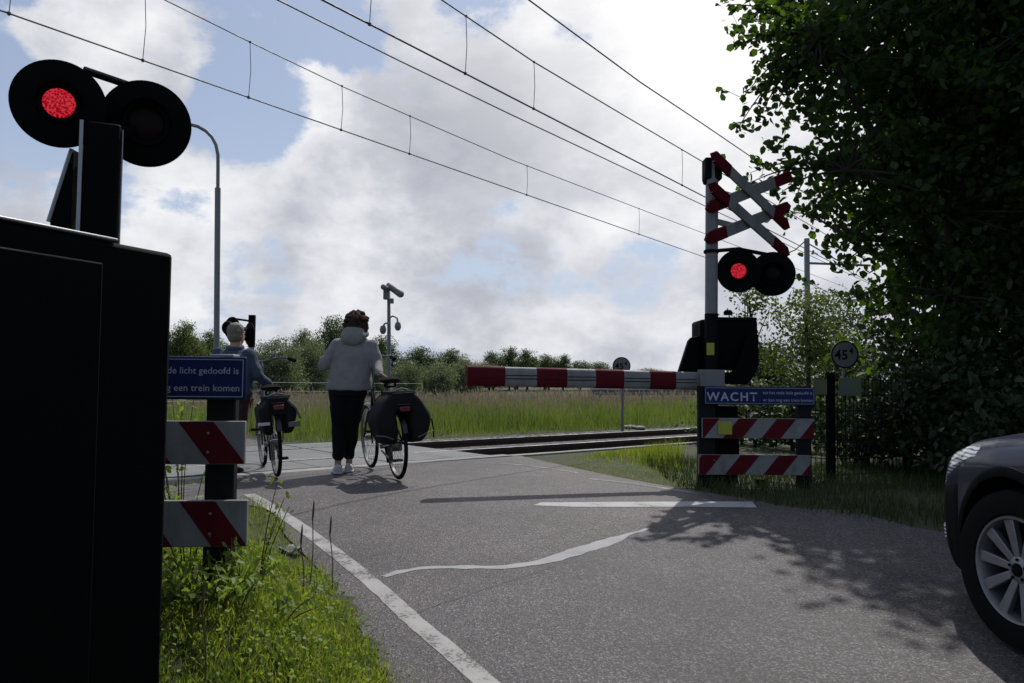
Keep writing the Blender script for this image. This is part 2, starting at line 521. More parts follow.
M['hair_dark'] = paint('dark_brown_hair', (0.045, 0.026, 0.018), 0.85, var=0.6, scale=40, bmp=0.9, bscale=90, spec=0.12)
M['hair_grey'] = paint('grey_fair_hair', (0.16, 0.135, 0.105), 0.75, var=0.35, scale=50, bmp=0.6, bscale=130)
M['hoodie'] = paint('grey_jersey', (0.195, 0.187, 0.185), 0.9, var=0.12, scale=9, bmp=0.35, bscale=35)
M['trousers'] = paint('black_trousers', (0.008, 0.008, 0.010), 0.9, var=0.3, bmp=0.3, bscale=30, spec=0.15)
M['denim'] = paint('blue_denim', (0.032, 0.05, 0.078), 0.9, var=0.25, scale=12, bmp=0.35, bscale=40)
M['maroon'] = paint('maroon_cloth', (0.045, 0.017, 0.018), 0.9, var=0.4, scale=20, bmp=0.3)
M['shoe'] = paint('pale_sneaker', (0.50, 0.49, 0.47), 0.7, var=0.15, scale=20)
M['bag'] = paint('black_canvas', (0.011, 0.011, 0.012), 0.85, var=0.3, bmp=0.3, bscale=60, spec=0.2)
M['bag_grey'] = paint('grey_canvas', (0.12, 0.12, 0.12), 0.7, var=0.2)
M['reflect'] = paint('reflective_tape', (0.45, 0.45, 0.45), 0.4, var=0.1)
M['bike'] = paint('black_bike_enamel', (0.012, 0.012, 0.014), 0.3, var=0.2, spec=0.5)
M['bike_grey'] = paint('silver_bike_enamel', (0.09, 0.095, 0.10), 0.4, metal=0.4, var=0.15)
M['rear_red'] = paint('red_reflector', (0.12, 0.01, 0.01), 0.3)
M['tar'] = paint('tar_seam', (0.03, 0.029, 0.029), 0.7, var=0.4, scale=20)
# ---------------------------------------------------------------- render, sky, sun
SUN_AZ, SUN_EL = 23.0, 54.0        # azimuth measured from +Y towards +X
sun_dir = V((math.sin(R(SUN_AZ)) * math.cos(R(SUN_EL)), math.cos(R(SUN_AZ)) * math.cos(R(SUN_EL)), math.sin(R(SUN_EL))))
scene.render.engine = 'CYCLES'
scene.view_settings.view_transform = 'Standard'
scene.view_settings.look = 'None'
scene.view_settings.gamma = 1.0
scene.view_settings.exposure = 0.0
scene.cycles.max_bounces = 6
scene.cycles.transparent_max_bounces = 6
scene.cycles.use_denoising = True

sl = bpy.data.lights.new('sun', 'SUN'); sl.energy = 3.6; sl.angle = R(0.5); sl.color = (1.0, 0.96, 0.90)
so = bpy.data.objects.new('sun', sl); COL.objects.link(so)
so.rotation_euler = (-sun_dir).to_track_quat('-Z', 'Y').to_euler()

world = bpy.data.worlds.new('World'); scene.world = world
world.use_nodes = True
wt = world.node_tree
for n in list(wt.nodes): wt.nodes.remove(n)
wo = wt.nodes.new('ShaderNodeOutputWorld')
sky = wt.nodes.new('ShaderNodeTexSky'); sky.sky_type = 'NISHITA'; sky.sun_disc = False
sky.sun_elevation = R(SUN_EL); sky.sun_rotation = R(SUN_AZ)
sky.air_density = 1.0; sky.dust_density = 1.6; sky.ozone_density = 1.0
bg_sky = wt.nodes.new('ShaderNodeBackground'); bg_sky.inputs['Strength'].default_value = 0.10
wtc = wt.nodes.new('ShaderNodeTexCoord')
wn = wt.nodes.new('ShaderNodeVectorMath'); wn.operation = 'NORMALIZE'; L(wt, wtc.outputs['Generated'], wn.inputs[0])
wdir = wn.outputs[0]
cu = wt.nodes.new('ShaderNodeVectorMath'); cu.operation = 'MULTIPLY'; L(wt, wdir, cu.inputs[0]); cu.inputs[1].default_value = (1.0, 1.0, 1.55)
sx = wt.nodes.new('ShaderNodeSeparateXYZ'); L(wt, wdir, sx.inputs[0])
def cloud_noise(scale, detail, off, rough=0.55, dist=0.0):
    a = wt.nodes.new('ShaderNodeVectorMath'); a.operation = 'ADD'; L(wt, cu.outputs[0], a.inputs[0]); a.inputs[1].default_value = off
    n = wt.nodes.new('ShaderNodeTexNoise'); n.inputs['Scale'].default_value = scale; n.inputs['Detail'].default_value = detail
    n.inputs['Roughness'].default_value = rough; n.inputs['Distortion'].default_value = dist
    L(wt, a.outputs[0], n.inputs['Vector'])
    return n.outputs['Fac']
def towards(px, py, inner, outer):
    """1 within `inner` degrees of the sky direction, 0 beyond `outer`"""
    d = ray(px, py).normalized()
    n = wt.nodes.new('ShaderNodeVectorMath'); n.operation = 'DOT_PRODUCT'; L(wt, wdir, n.inputs[0]); n.inputs[1].default_value = d
    r = wt.nodes.new('ShaderNodeMapRange'); r.interpolation_type = 'SMOOTHERSTEP'
    r.inputs['From Min'].default_value = math.cos(R(outer)); r.inputs['From Max'].default_value = math.cos(R(inner))
    L(wt, n.outputs['Value'], r.inputs['Value'])
    return r.outputs[0]
def wsum(base, terms):
    for q, k in terms:
        base = math_n(wt, 'ADD', base, math_n(wt, 'MULTIPLY', q, k))
    return base
dens = math_n(wt, 'ADD', math_n(wt, 'MULTIPLY', cloud_noise(4.2, 14, (3.1, 0.4, 0), 0.62, 0.1), 0.74), math_n(wt, 'MULTIPLY', cloud_noise(11.0, 10, (1.7, 5.2, 2), 0.62), 0.30))
# where the day's cloud stands: gaps of blue in the upper left, a bank in the middle and towards the sun
bk = wt.nodes.new('ShaderNodeMapRange'); bk.inputs['From Min'].default_value = 0.25; bk.inputs['From Max'].default_value = -0.15
L(wt, sx.outputs[1], bk.inputs['Value']); backs = bk.outputs[0]        # clear sky away from the sun
cover = wsum(dens, [(towards(30, 160, 1, 8), -0.13), (towards(245, 105, 0, 6), -0.16), (towards(345, 15, 0, 4.5), -0.12), (towards(255, 10, 0, 4), -0.06), (towards(110, 45, 0, 6), 0.12), (towards(190, 45, 0, 4), 0.06), (towards(20, 250, 0, 6), 0.10), (towards(300, 90, 0, 3), 0.06), (backs, -0.40),
                    (towards(60, 330, 0, 8), 0.05), (towards(475, 5, 0, 4), -0.10), (towards(425, 258, 0, 4), -0.075), (towards(495, 270, 0, 4), -0.075), (towards(575, 262, 0, 4), -0.06), (towards(650, 268, 0, 4), -0.09), (towards(255, 285, 0, 4.5), -0.08), (towards(310, 290, 0, 4), -0.05), (towards(20, 110, 0, 4), -0.05),
                    (towards(430, 110, 2, 13), 0.09), (towards(690, 90, 2, 17), 0.15), (towards(150, 30, 0, 6), 0.02), (towards(300, 240, 0, 13), 0.10), (towards(620, 330, 2, 14), 0.08)])
mask = wt.nodes.new('ShaderNodeMapRange'); mask.interpolation_type = 'SMOOTHSTEP'
mask.inputs['From Min'].default_value = 0.472; mask.inputs['From Max'].default_value = 0.562
L(wt, cover, mask.inputs['Value'])
# thick parts turn grey underneath, thin edges are lit through
thick = wsum(math_n(wt, 'ADD', math_n(wt, 'MULTIPLY', cloud_noise(6.5, 12, (7.3, 2.2, 1), 0.58, 0.1), 0.62), math_n(wt, 'MULTIPLY', dens, 0.48)),
             [(towards(430, 120, 1, 10), 0.12), (towards(560, 60, 1, 7), 0.11), (towards(720, 60, 1, 10), -0.16), (towards(290, 90, 1, 6), -0.08), (towards(500, 200, 1, 8), 0.06), (towards(110, 50, 0, 8), -0.02), (towards(220, 250, 1, 8), 0.02), (towards(150, 240, 1, 8), -0.10), (towards(600, 330, 2, 10), -0.03), (towards(300, 310, 2, 10), -0.05)])
tcol = ramp(wt, thick, [(0.42, (1.0, 1.0, 1.02)), (0.51, (0.83, 0.84, 0.885)), (0.61, (0.60, 0.615, 0.69)), (0.76, (0.42, 0.44, 0.52))])
gl = towards(512 + 400, -480, 2, 48)
tcol = mix_col(wt, math_n(wt, 'MULTIPLY', gl, 0.55), tcol, (1.35, 1.33, 1.30))
bg_c = wt.nodes.new('ShaderNodeBackground'); bg_c.inputs['Strength'].default_value = 0.92
L(wt, tcol, bg_c.inputs['Color'])
hz_f = wt.nodes.new('ShaderNodeMapRange'); hz_f.inputs['From Min'].default_value = 0.0; hz_f.inputs['From Max'].default_value = 0.30; hz_f.inputs['To Min'].default_value = 0.85; hz_f.inputs['To Max'].default_value = 0.34
L(wt, sx.outputs[2], hz_f.inputs['Value'])
skyc = mix_col(wt, hz_f.outputs[0], sky.outputs[0], (5.2, 6.0, 7.9))
L(wt, skyc, bg_sky.inputs['Color'])
wm = wt.nodes.new('ShaderNodeMixShader')
L(wt, mask.outputs[0], wm.inputs[0]); L(wt, bg_sky.outputs[0], wm.inputs[1]); L(wt, bg_c.outputs[0], wm.inputs[2])
L(wt, wm.outputs[0], wo.inputs['Surface'])

# ---------------------------------------------------------------- ground
P0, P1 = 7.97, 11.2           # deck from near edge to far edge, across the rails
RAILS = (9.0, 10.46)
def bank(x, y):
    """the left verge rises away from the asphalt"""
    if y < -2 or y > 9 or x > 0.2: return 0.0
    e = -0.15 if y < 2 else (-0.15 - 0.35 * (y - 2) / 1.17 if y < 3.17 else -0.5 - (y - 3.17) * 0.37 - max(0.0, y - 4.3) * 0.32)
    return 0.30 * smooth(-0.12, 0.75, e - x) * (1 - smooth(4.6, 6.6, y)) * smooth(2.55, 3.35, y)
def tz(x, y):
    """bare terrain: as gz with the trackbed cut out"""
    s, p = to_sp(x, y)
    z = gz(x, y)
    z -= 0.30 * smooth(8.15, 8.55, p) * (1 - smooth(11.0, 11.4, p))
    z += 0.011 * mnoise.noise(V((x * 0.8, y * 0.8, 0)))
    z += bank(x, y)
    return z
def sinh_axis(lo, hi, c, n, k):
    a = math.asinh((lo - c) * k); b = math.asinh((hi - c) * k)
    return [c + math.sinh(a + (b - a) * i / (n - 1)) / k for i in range(n)]
gx = sinh_axis(-500, 500, 0.0, 190, 0.30)
gy = sinh_axis(-40, 900, 6.0, 190, 0.30)
gv = [(x, y, tz(x, y) - 0.003) for y in gy for x in gx]
gf = [(j * 190 + i, j * 190 + i + 1, (j + 1) * 190 + i + 1, (j + 1) * 190 + i) for j in range(189) for i in range(189)]
structure(np_mesh('ground', gv, gf, M['soil'], smooth_=True))

def crom(pts, m):
    out = []
    n = len(pts)
    for i in range(n - 1):
        a, b, c, d = pts[max(i - 1, 0)], pts[i], pts[i + 1], pts[min(i + 2, n - 1)]
        for k in range(m):
            t = k / m
            out.append(0.5 * ((2 * b) + (c - a) * t + (2 * a - 5 * b + 4 * c - d) * t * t + (3 * b - a - 3 * c + d) * t ** 3))
    out.append(pts[-1])
    return out
def P2(x, y): return V((x, y, 0))
def G2(px, py):
    q = ground(px, py); return V((q.x, q.y, 0))
ROAD_L = crom([P2(0.8, -8), P2(0.14, 1.4), G2(388, 683), G2(334, 590), G2(288, 540), G2(252, 507), sp(1.55, 7.4), sp(1.2, P0)], 8)
ROAD_R = crom([P2(5.2, -8), P2(5.1, 1.4), P2(4.7, 3.6), P2(4.1, 5.1), G2(940, 533), G2(760, 503), G2(622, 479), sp(6.85, P0)], 8)
def strip(name, Lp, Rp, m, lift, cols=28, hz=gz, jag=0.0, seed=0):
    vs, fs = [], []
    for i, (a, b) in enumerate(zip(Lp, Rp)):
        for k in range(cols + 1):
            q = a.lerp(b, k / cols)
            if jag and k in (0, cols):
                q = q + (b - a).normalized() * (jag * mnoise.noise(V((q.x * 9 + seed, q.y * 9, k * 3.0))))
            vs.append((q.x, q.y, hz(q.x, q.y) + lift))
    w = cols + 1
    for i in range(len(Lp) - 1):
        for k in range(cols):
            fs.append((i * w + k, i * w + k + 1, (i + 1) * w + k + 1, (i + 1) * w + k))
    o = np_mesh(name, vs, fs, m, smooth_=True)
    return structure(o)
strip('road', ROAD_L, ROAD_R, M['asphalt'], 0.012)
strip('far_road', crom([sp(1.0, P1), sp(0.9, 16), sp(0.0, 40), sp(-8, 90)], 10), crom([sp(5.1, P1), sp(5.0, 16), sp(4.4, 40), sp(-3, 90)], 10), M['asphalt'], 0.012, 12)

# the newer asphalt on the right, its seam running from the left line to the right verge
seam = crom([G2(405, 622), G2(425, 612), G2(490, 590), G2(555, 568), G2(600, 549), G2(642, 533), G2(690, 519), G2(745, 508)], 10)
near = crom([G2(470, 676), P2(0.25, 2.2), P2(0.9, 1.6), P2(2.2, 1.4), P2(3.4, 2.0), P2(3.6, 3.4), P2(3.3, 4.8), G2(850, 512)], 10)
strip('road_patch', near, seam, M['asphalt2'], 0.0131, 34, jag=0.02)

def ribbon(name, pts, widths, m, lift, sub=8, jag=0.012):
    """painted line: pts along the middle"""
    n = len(pts)
    c = crom(pts, sub)
    ws = [widths[min(i // sub, n - 1)] * (1 - (i % sub) / sub) + widths[min(i // sub + 1, n - 1)] * ((i % sub) / sub) for i in range(len(c))]
    Lp, Rp = [], []
    for i, q in enumerate(c):
        t = (c[min(i + 1, len(c) - 1)] - c[max(i - 1, 0)]).normalized()
        nn = V((-t.y, t.x, 0))
        Lp.append(q + nn * ws[i] / 2); Rp.append(q - nn * ws[i] / 2)
    return strip(name, Lp, Rp, m, lift, 4, jag=jag)
ribbon('edge_line', [P2(1.75, -0.6), P2(0.86, 1.2), G2(483, 683), G2(416.5, 626), G2(368, 581.5), G2(308.5, 534.5), G2(249, 495.5)], [0.10] * 7, M['line_worn'], 0.0143, 14, 0.006)
structure(strip('stop_line', [G2(533, 507), G2(575, 508.6), G2(690, 508.6), G2(757, 509.2)], [G2(541, 504.2), G2(575, 503.8), G2(690, 503), G2(752, 503.2)], M['line'], 0.0143, 6, jag=0.01))
ribbon('sealant_streak', [G2(384, 579), G2(405, 573), G2(440, 569.5), G2(505, 569), G2(545, 563), G2(575, 554), G2(605, 545), G2(628, 537), G2(650, 530)],
       [0.035, 0.05, 0.055, 0.07, 0.10, 0.13, 0.12, 0.05, 0.02], M['sealant'], 0.0143, 14, 0.022)
ribbon('road_seam', [G2(412, 617), G2(425, 612), G2(490, 590), G2(555, 568), G2(600, 549), G2(642, 533), G2(678, 522)], [0.008, 0.014, 0.012, 0.02, 0.014, 0.012, 0.006], M['tar'], 0.0138, 12, 0.012)
ribbon('faded_line', [G2(487, 464), G2(530, 467), G2(578, 474)], [0.05, 0.07, 0.05], M['line_faint'], 0.0143)
ribbon('faded_line', [G2(590, 480), G2(640, 486), G2(700, 496)], [0.06, 0.08, 0.06], M['line_faint'], 0.0143)

# level crossing deck of concrete panels between and beside the rails
dk = MB()
def slab(s0, s1, p0, p1, top, th=0.16):
    q = [sp(s0, p0), sp(s1, p0), sp(s1, p1), sp(s0, p1)]
    vs = [(a.x, a.y, gz(a.x, a.y) + top - th) for a in q] + [(a.x, a.y, gz(a.x, a.y) + top) for a in q]
    dk.add(vs, [(3, 2, 1, 0), (4, 5, 6, 7), (0, 1, 5, 4), (1, 2, 6, 5), (2, 3, 7, 6), (3, 0, 4, 7)])
s = 0.5
rd = random.Random(4)
while s < 6.4:
    e = min(s + 0.9, 6.5)
    for a, b in ((8.17, 8.94), (9.075, 10.385), (10.535, 11.2)):
        slab(s + 0.006, e - 0.006, a, b, 0.022 + rd.uniform(-0.003, 0.003))
    s = e
dk.mi = 1
slab(0.3, 6.7, 7.97, 8.155, 0.026)
structure(dk.build('crossing_deck', [M['deck'], M['concrete']], bevel=0.006, flat=True))
bl = MB()
for a, b in ((-30, 0.45), (6.55, 70)):
    n = 40
    prof = ((8.2, -0.02), (8.5, -0.085), (10.95, -0.085), (11.35, -0.02))
    vs, fs = [], []
    for i in range(n + 1):
        ss = a + (b - a) * i / n
        for p_, z_ in prof:
            q = sp(ss, p_); vs.append((q.x, q.y, 0.2 + z_))
    for i in range(n):
        for k in range(3):
            fs.append((i * 4 + k, i * 4 + k + 1, (i + 1) * 4 + k + 1, (i + 1) * 4 + k))
    bl.add(vs, fs)
structure(bl.build('track_bed', M['ballast']))

tr = thing('railway_track', 'single railway track with bright worn rails crossing the road', 'railway track', sp(8, 9.7, 0.1))
for p_ in RAILS:
    m_ = MB()
    for w_, z0, z1 in ((0.13, 0.07, 0.085), (0.03, 0.085, 0.175)):
        q = [sp(-30, p_ - w_ / 2), sp(70, p_ - w_ / 2), sp(70, p_ + w_ / 2), sp(-30, p_ + w_ / 2)]
        m_.add([(a.x, a.y, z0) for a in q] + [(a.x, a.y, z1) for a in q], [(3, 2, 1, 0), (4, 5, 6, 7), (0, 1, 5, 4), (1, 2, 6, 5), (2, 3, 7, 6), (3, 0, 4, 7)])
    q = [sp(-30, p_ - .035), sp(70, p_ - .035), sp(70, p_ + .035), sp(-30, p_ + .035)]
    m_.add([(a.x, a.y, 0.175) for a in q] + [(a.x, a.y, 0.222) for a in q], [(3, 2, 1, 0), (0, 1, 5, 4), (1, 2, 6, 5), (2, 3, 7, 6), (3, 0, 4, 7)])
    m_.mi = 1
    q = [sp(-30, p_ - .034), sp(70, p_ - .034), sp(70, p_ + .034), sp(-30, p_ + .034)]
    m_.add([(a.x, a.y, 0.223) for a in q], [(0, 1, 2, 3)])
    m_.build('rail', [M['rust'], M['rail_top']], tr, world=True, flat=True)
for i in range(40):
    c = sp(6.95 + i * 0.6, 9.73, 0.035)
    MB().box(c - V((0, 0, .03)), (0.24, 2.3, 0.16), Matrix.Rotation(R(40), 3, 'Z')).build('sleeper', M['ballast'], tr, world=True, bevel=0.01)
kb = MB()
for i in range(18):
    a = 6.75 + i * 1.0
    q = [sp(a, 8.0), sp(a + 0.985, 8.0), sp(a + 0.985, 8.13), sp(a, 8.13)]
    dz = rd.uniform(-0.008, 0.008)
    kb.add([(b.x, b.y, 0.02) for b in q] + [(b.x, b.y, 0.215 + dz) for b in q], [(3, 2, 1, 0), (4, 5, 6, 7), (0, 1, 5, 4), (1, 2, 6, 5), (2, 3, 7, 6), (3, 0, 4, 7)])
tag(kb.build('track_kerb', M['concrete'], bevel=0.006, flat=True), 'low pale concrete kerb running beside the nearest rail', 'kerb')

# ---------------------------------------------------------------- overhead line
W35 = V((math.sin(R(34.9)), math.cos(R(34.9)), 0))
WN = V((-W35.y, W35.x, 0))
def wire_plane(px, py, z):
    d = ray(px, py)
    return CAM_POS + d * ((z - CAM_H) / d.z)
def on_wire_plane(p0, pts):
    return [on_plane(x, y, p0, WN) for x, y in pts]
def extend(pts, a, b):
    return [pts[0] + (pts[0] - pts[1]).normalized() * a] + pts + [pts[-1] + (pts[-1] - pts[-2]).normalized() * b]
def wire(name, pts, r, parent):
    return MB().tube(pts, r, 6).build(name, M['wire'], parent, world=True)
def catenary(name, label, p0, contact, messenger, drops, r):
    t = thing(name, label, 'overhead line', p0, 0, 'overhead wires above the railway')
    c = on_wire_plane(p0, contact); zc_ = p0.z
    for q in c: q.z = zc_
    wire('contact_wire', extend(c, 15, 22), r, t)
    wire('messenger_wire', extend(on_wire_plane(p0, messenger), 12, 22), r * 0.85, t)
    for x, y0, y1 in drops:
        a, b = on_wire_plane(p0, [(x, y0), (x, y1)])
        mid = (a + b) / 2 + W35 * 0.05
        b = V((a.x, a.y, zc_)); mid = (a + b) / 2 + W35 * 0.03
        MB().tube([a, mid, b], 0.0055, 5).ellipsoid(b, (.026, .026, .03), n=6).ellipsoid(a, (.022, .022, .022), n=6).build('dropper', M['wire'], t, world=True)
    return t
far0 = wire_plane(707, 258, 5.6)
near0 = wire_plane(705, 197, 5.6)
catenary('overhead_line', 'farther overhead wire pair hung on droppers, lowest of the wires across the sky', far0,
         [(0, 21), (250, 105.5), (512, 193.5), (707, 258)], [(165, 0), (254, 44), (343.5, 87), (411, 116.5), (512, 160), (640, 209), (703, 233)],
         [(12, -62, 22), (145, -9, 70), (250, 42, 104), (342, 86, 136), (410, 116, 158), (527, 166, 198), (639, 208.5, 236)], 0.011)
catenary('overhead_line', 'nearer overhead wire pair with long droppers passing high over the crossing', near0,
         [(295, 0), (400, 48), (512, 103), (705, 197)], [(442, 0), (534, 62), (625, 116), (703, 162)],
         [(371, -52, 33), (466, 16, 79), (534, 62, 111), (682, 150, 184)], 0.0135)
f1 = wire_plane(705, 206, 5.45)
t_ = wire('feeder_wire', extend(on_wire_plane(f1, [(278, 0), (400, 61), (512, 115), (705, 206)]), 8, 22), 0.010, None)
tag(t_, 'plain single wire just below the nearer overhead pair', 'wire', 'overhead wires above the railway')
f2 = wire_plane(747, 154, 6.2)
t_ = wire('feeder_wire', extend(on_wire_plane(f2, [(529, 0), (640, 82), (700, 122), (747, 154)]), 8, 22), 0.011, None)
tag(t_, 'topmost single wire running towards the crown of the big tree', 'wire', 'overhead wires above the railway')

mc = at(808, 384, 37)
mst = thing('catenary_mast', 'dark steel overhead line mast with side beam behind the mesh fence', 'mast', (mc.x, mc.y, gz(mc.x, mc.y)))
MB().box((0, 0, 3.95), (0.2, 0.2, 7.9)).build('pole', M['lamp_pole'], mst, bevel=0.01)
MB().tube([(0, 0, 6.75), (3.2, 0.6, 6.75)], 0.06, 8).tube([(0, 0, 7.7), (1.8, .34, 6.8)], 0.03, 6).build('beam', M['lamp_pole'], mst)
MB().tube([(0, 0, 7.85), (-0.55, 0, 7.35), (-0.9, -.1, 7.2)], 0.03, 6).build('bracket', M['lamp_pole'], mst)
MB().lathe([(0.03, 0), (.07, .03), (.03, .06), (.07, .1), (.03, .13), (.07, .17), (.03, .2)], (0.25, 0, 7.15), (0.3, 0, 1), 10).build('insulator', M['wood_post'], mst)
# ---------------------------------------------------------------- helpers for street furniture
X, Y_, Z = V((1, 0, 0)), V((0, 1, 0)), V((0, 0, 1))
def frame_facing(n):
    n = V((n.x, n.y, 0)).normalized()
    return Z.cross(n).normalized(), Z, n            # right (seen from the front), up, normal
def signal_lamp(parent, c, n, r=0.21, lit=False, lens_r=0.085):
    """round black backing board with a hooded lens, facing n"""
    n = V(n).normalized()
    d = MB().lathe([(0, -0.03), (r * 0.7, -0.03), (r, -0.008), (r, 0.008), (r - 0.012, 0.012), (0, 0.012)], c, n, 56)
    d = d.lathe([(0, -0.16), (0.10, -0.16), (0.125, -0.13), (0.13, -0.03), (0, -0.03)], c, n, 32).build('signal_lamp', M['black'], parent, world=True)
    MB().lathe([(lens_r + 0.02, 0.010), (lens_r + 0.02, 0.03), (lens_r, 0.03), (lens_r, 0.010)], c, n, 32).build('lens_ring', M['black'], d, world=True)
    lens = MB().lathe([(lens_r, 0.013), (lens_r * 0.8, 0.022), (lens_r * 0.4, 0.028), (0, 0.03)], c, n, 32)
    lens.build('lens', M['lens_on'] if lit else M['lens_off'], d, world=True)
    h = MB()                                         # visor over the upper half
    u = n.cross(Z).normalized(); w = u.cross(n).normalized()
    vs, fs = [], []; K = 24
    for i in range(K + 1):
        t = R(-20) + R(220) * i / K
        e = u * math.cos(t) + w * math.sin(t)
        dep = 0.03 + 0.055 * max(0.0, math.sin(t)) ** 0.7
        for rr in (lens_r + 0.024, lens_r + 0.030):
            for dd in (0.012, dep): vs.append(V(c) + e * rr + n * dd)
    for i in range(K):
        a, b = i * 4, i * 4 + 4
        fs += [(a, a + 1, b + 1, b), (a + 2, b + 2, b + 3, a + 3), (a + 1, a + 3, b + 3, b + 1), (a, b, b + 2, a + 2)]
    fs += [(0, 2, 3, 1), (K * 4, K * 4 + 1, K * 4 + 3, K * 4 + 2)]
    h.add(vs, fs).build('visor', M['black'], d, world=True)
    return d
def striped_board(parent, o, ax, w, h, red, period, start, lean, an, t=0.03):
    """white board with slanting red stripes; o lower left corner, stripes measured at the lower edge from the left"""
    ay = Z
    m = MB()
    m.prism([(0, 0), (w, 0), (w, h), (0, h)], V(o), ax, ay, an, t)
    b = m.build('striped_board', M['white'], parent, world=True, bevel=0.004)
    s = MB(); k = start
    while k < w + abs(lean):
        poly = [(k, 0), (k + red, 0), (k + red + lean, h), (k + lean, h)]
        poly = clip(poly, 0.003, w - 0.003, 0.003, h - 0.003)
        if len(poly) > 2: s.prism(poly, V(o) + an * (t / 2 + 0.0015), ax, ay, an, 0.003)
        k += period
    s.build('red_stripes', M['red'], b, world=True, flat=True)
    for bx in (0.14, 0.86):
        for bz in (0.28, 0.72):
            MB().lathe([(0, .0), (.007, .0), (.0065, .004), (.003, .006), (0, .006)], V(o) + ax * (w * bx) + ay * (h * bz) + an * (t / 2 + 0.002), an, 10).build('bolt', M['grey_post'], b, world=True)
    return b
def clip(poly, x0, x1, y0, y1):
    def half(ps, f, cut):
        out = []
        for i in range(len(ps)):
            a, b = ps[i], ps[(i + 1) % len(ps)]
            fa, fb = f(a), f(b)
            if fa >= 0: out.append(a)
            if (fa >= 0) != (fb >= 0):
                t = fa / (fa - fb); out.append((a[0] + (b[0] - a[0]) * t, a[1] + (b[1] - a[1]) * t))
        return out
    for f in (lambda q: q[0] - x0, lambda q: x1 - q[0], lambda q: q[1] - y0, lambda q: y1 - q[1]):
        poly = half(poly, f, 0)
        if not poly: return []
    return poly
def wait_sign(parent, o, ax, an, w, h, tw=0.445):
    """blue warning board with its three pieces of writing"""
    m = MB().prism([(0, 0), (w, 0), (w, h), (0, h)], V(o), ax, Z, an, 0.02)
    b = m.build('sign_board', M['blue'], parent, world=True, bevel=0.008)
    e = 0.006
    br = MB()
    for x0, y0, x1, y1 in ((.012, .012, w - .012, .012 + e * .5), (.012, h - .012 - e * .5, w - .012, h - .012), (.012, .012, .012 + e * .5, h - .012), (w - .012 - e * .5, .012, w - .012, h - .012)):
        br.prism([(x0, y0), (x1, y0), (x1, y1), (x0, y1)], V(o) + an * 0.0112, ax, Z, an, 0.0012)
    br.build('white_border', M['letter'], b, world=True, flat=True)
    text('lettering', 'WACHT', M['letter'], b, V(o) + ax * 0.022 + Z * (h * 0.22), ax, Z, w * 0.455, 0.012, bold=0.016, spacing=1.22)
    text('lettering', 'tot het rode licht gedoofd is', M['letter'], b, V(o) + ax * (w * (0.972 - tw)) + Z * (h * 0.60), ax, Z, w * tw, 0.012, bold=0.004)
    text('lettering', 'er kan nog een trein komen', M['letter'], b, V(o) + ax * (w * (0.976 - tw)) + Z * (h * 0.20), ax, Z, w * tw, 0.012, bold=0.004)
    return b

# ---------------------------------------------------------------- black cabinet in the left foreground
Z1 = 2.62
e1 = at(169.5, 400, Z1); fdir = V((math.sin(R(23)), math.cos(R(23)), 0))
nrm = V((fdir.y, -fdir.x, 0))                         # towards the road
top1 = CAM_H + (380 - 247) / 800.0 * Z1
cg = gz(e1.x, e1.y)
cab = thing('equipment_cabinet', 'tall black metal equipment cabinet filling the left edge, partly cutting off the blue sign', 'cabinet', (e1.x, e1.y, cg), math.atan2(fdir.y, fdir.x))
# local x along the face away from the camera, local -y out of the face towards the road
hh = top1 - cg
MB().box((-0.75, 0.55, (hh - 0.03) / 2), (1.5, 1.1, hh - 0.03)).build('body', M['black'], cab, bevel=0.015)
MB().box((-0.86, 0.548, hh - 0.022), (1.28, 1.106, 0.009)).build('lid', M['steel'], cab, bevel=0.004)
d_ = MB().box((-0.74, -0.004, hh / 2 - 0.02), (0.93, 0.014, hh - 0.16)).build('door', M['black'], cab, bevel=0.006)
for z_ in (0.35, hh - 0.45):
    MB().tube([(-1.22, -0.02, z_), (-1.22, -0.02, z_ + 0.1)], 0.012, 8).build('hinge', M['black'], cab)

# ---------------------------------------------------------------- near signal on the left
ls_c = at(98, 300, 3.6)
lsg = thing('crossing_signal', 'large twin red warning lamps on square post behind the black cabinet', 'crossing signal', (ls_c.x, ls_c.y, gz(ls_c.x, ls_c.y)), 0, 'twin red crossing lamps')
zt = CAM_H + (380 - 127) / 800 * 3.6
zb = gz(ls_c.x, ls_c.y)
post = MB()
a_ = R(22)
rot = Matrix.Rotation(a_, 3, 'Z')
post.box((ls_c.x, ls_c.y, (zt + zb) / 2), (0.15, 0.13, zt - zb), rot)
po = post.build('post', M['black'], lsg, world=True, bevel=0.012)
ex, ey = rot @ X, rot @ Y_
pm_ = V((ls_c.x, ls_c.y, (zt + zb) / 2))
MB().box(pm_ - ex * 0.083 - ey * 0.060, (0.016, 0.016, zt - zb), rot).build('flange', M['steel'], lsg, world=True, bevel=0.002)
MB().box(pm_ + ex * 0.080 - ey * 0.02, (0.006, 0.02, zt - zb - .03), rot).build('flange', M['steel'], lsg, world=True, bevel=0.002)
b0 = at(79, 152, 3.66); b1 = at(56, 224, 3.66); b2 = at(79, 300, 3.66)
gus = MB()
pa = [b0, b1, V((b1.x, b1.y, b2.z)), V((b0.x, b0.y, b2.z))]
hx = V((b0.x - b1.x, 0, 0)).length
gus.prism([(0, b1.z - b2.z), (0, 0), (hx, 0), (hx, b0.z - b2.z)], V((b1.x, b1.y, b2.z)), X, Z, -Y_, 0.10)
gus.build('brace', M['black'], lsg, world=True, bevel=0.004)
gl_ = MB(); gl_.tube([b1 + V((-.006, -.05, 0)), b0 + V((-.006, -.05, 0))], 0.010, 6)
gl_.build('brace_lit_edge', M['steel'], lsg, world=True)  # pale strip stands in for light caught along the brace edge
ln = V((0.42, -0.9, 0)).normalized()
l1 = at(59, 104, 3.52); l2 = at(146, 124, 3.80)
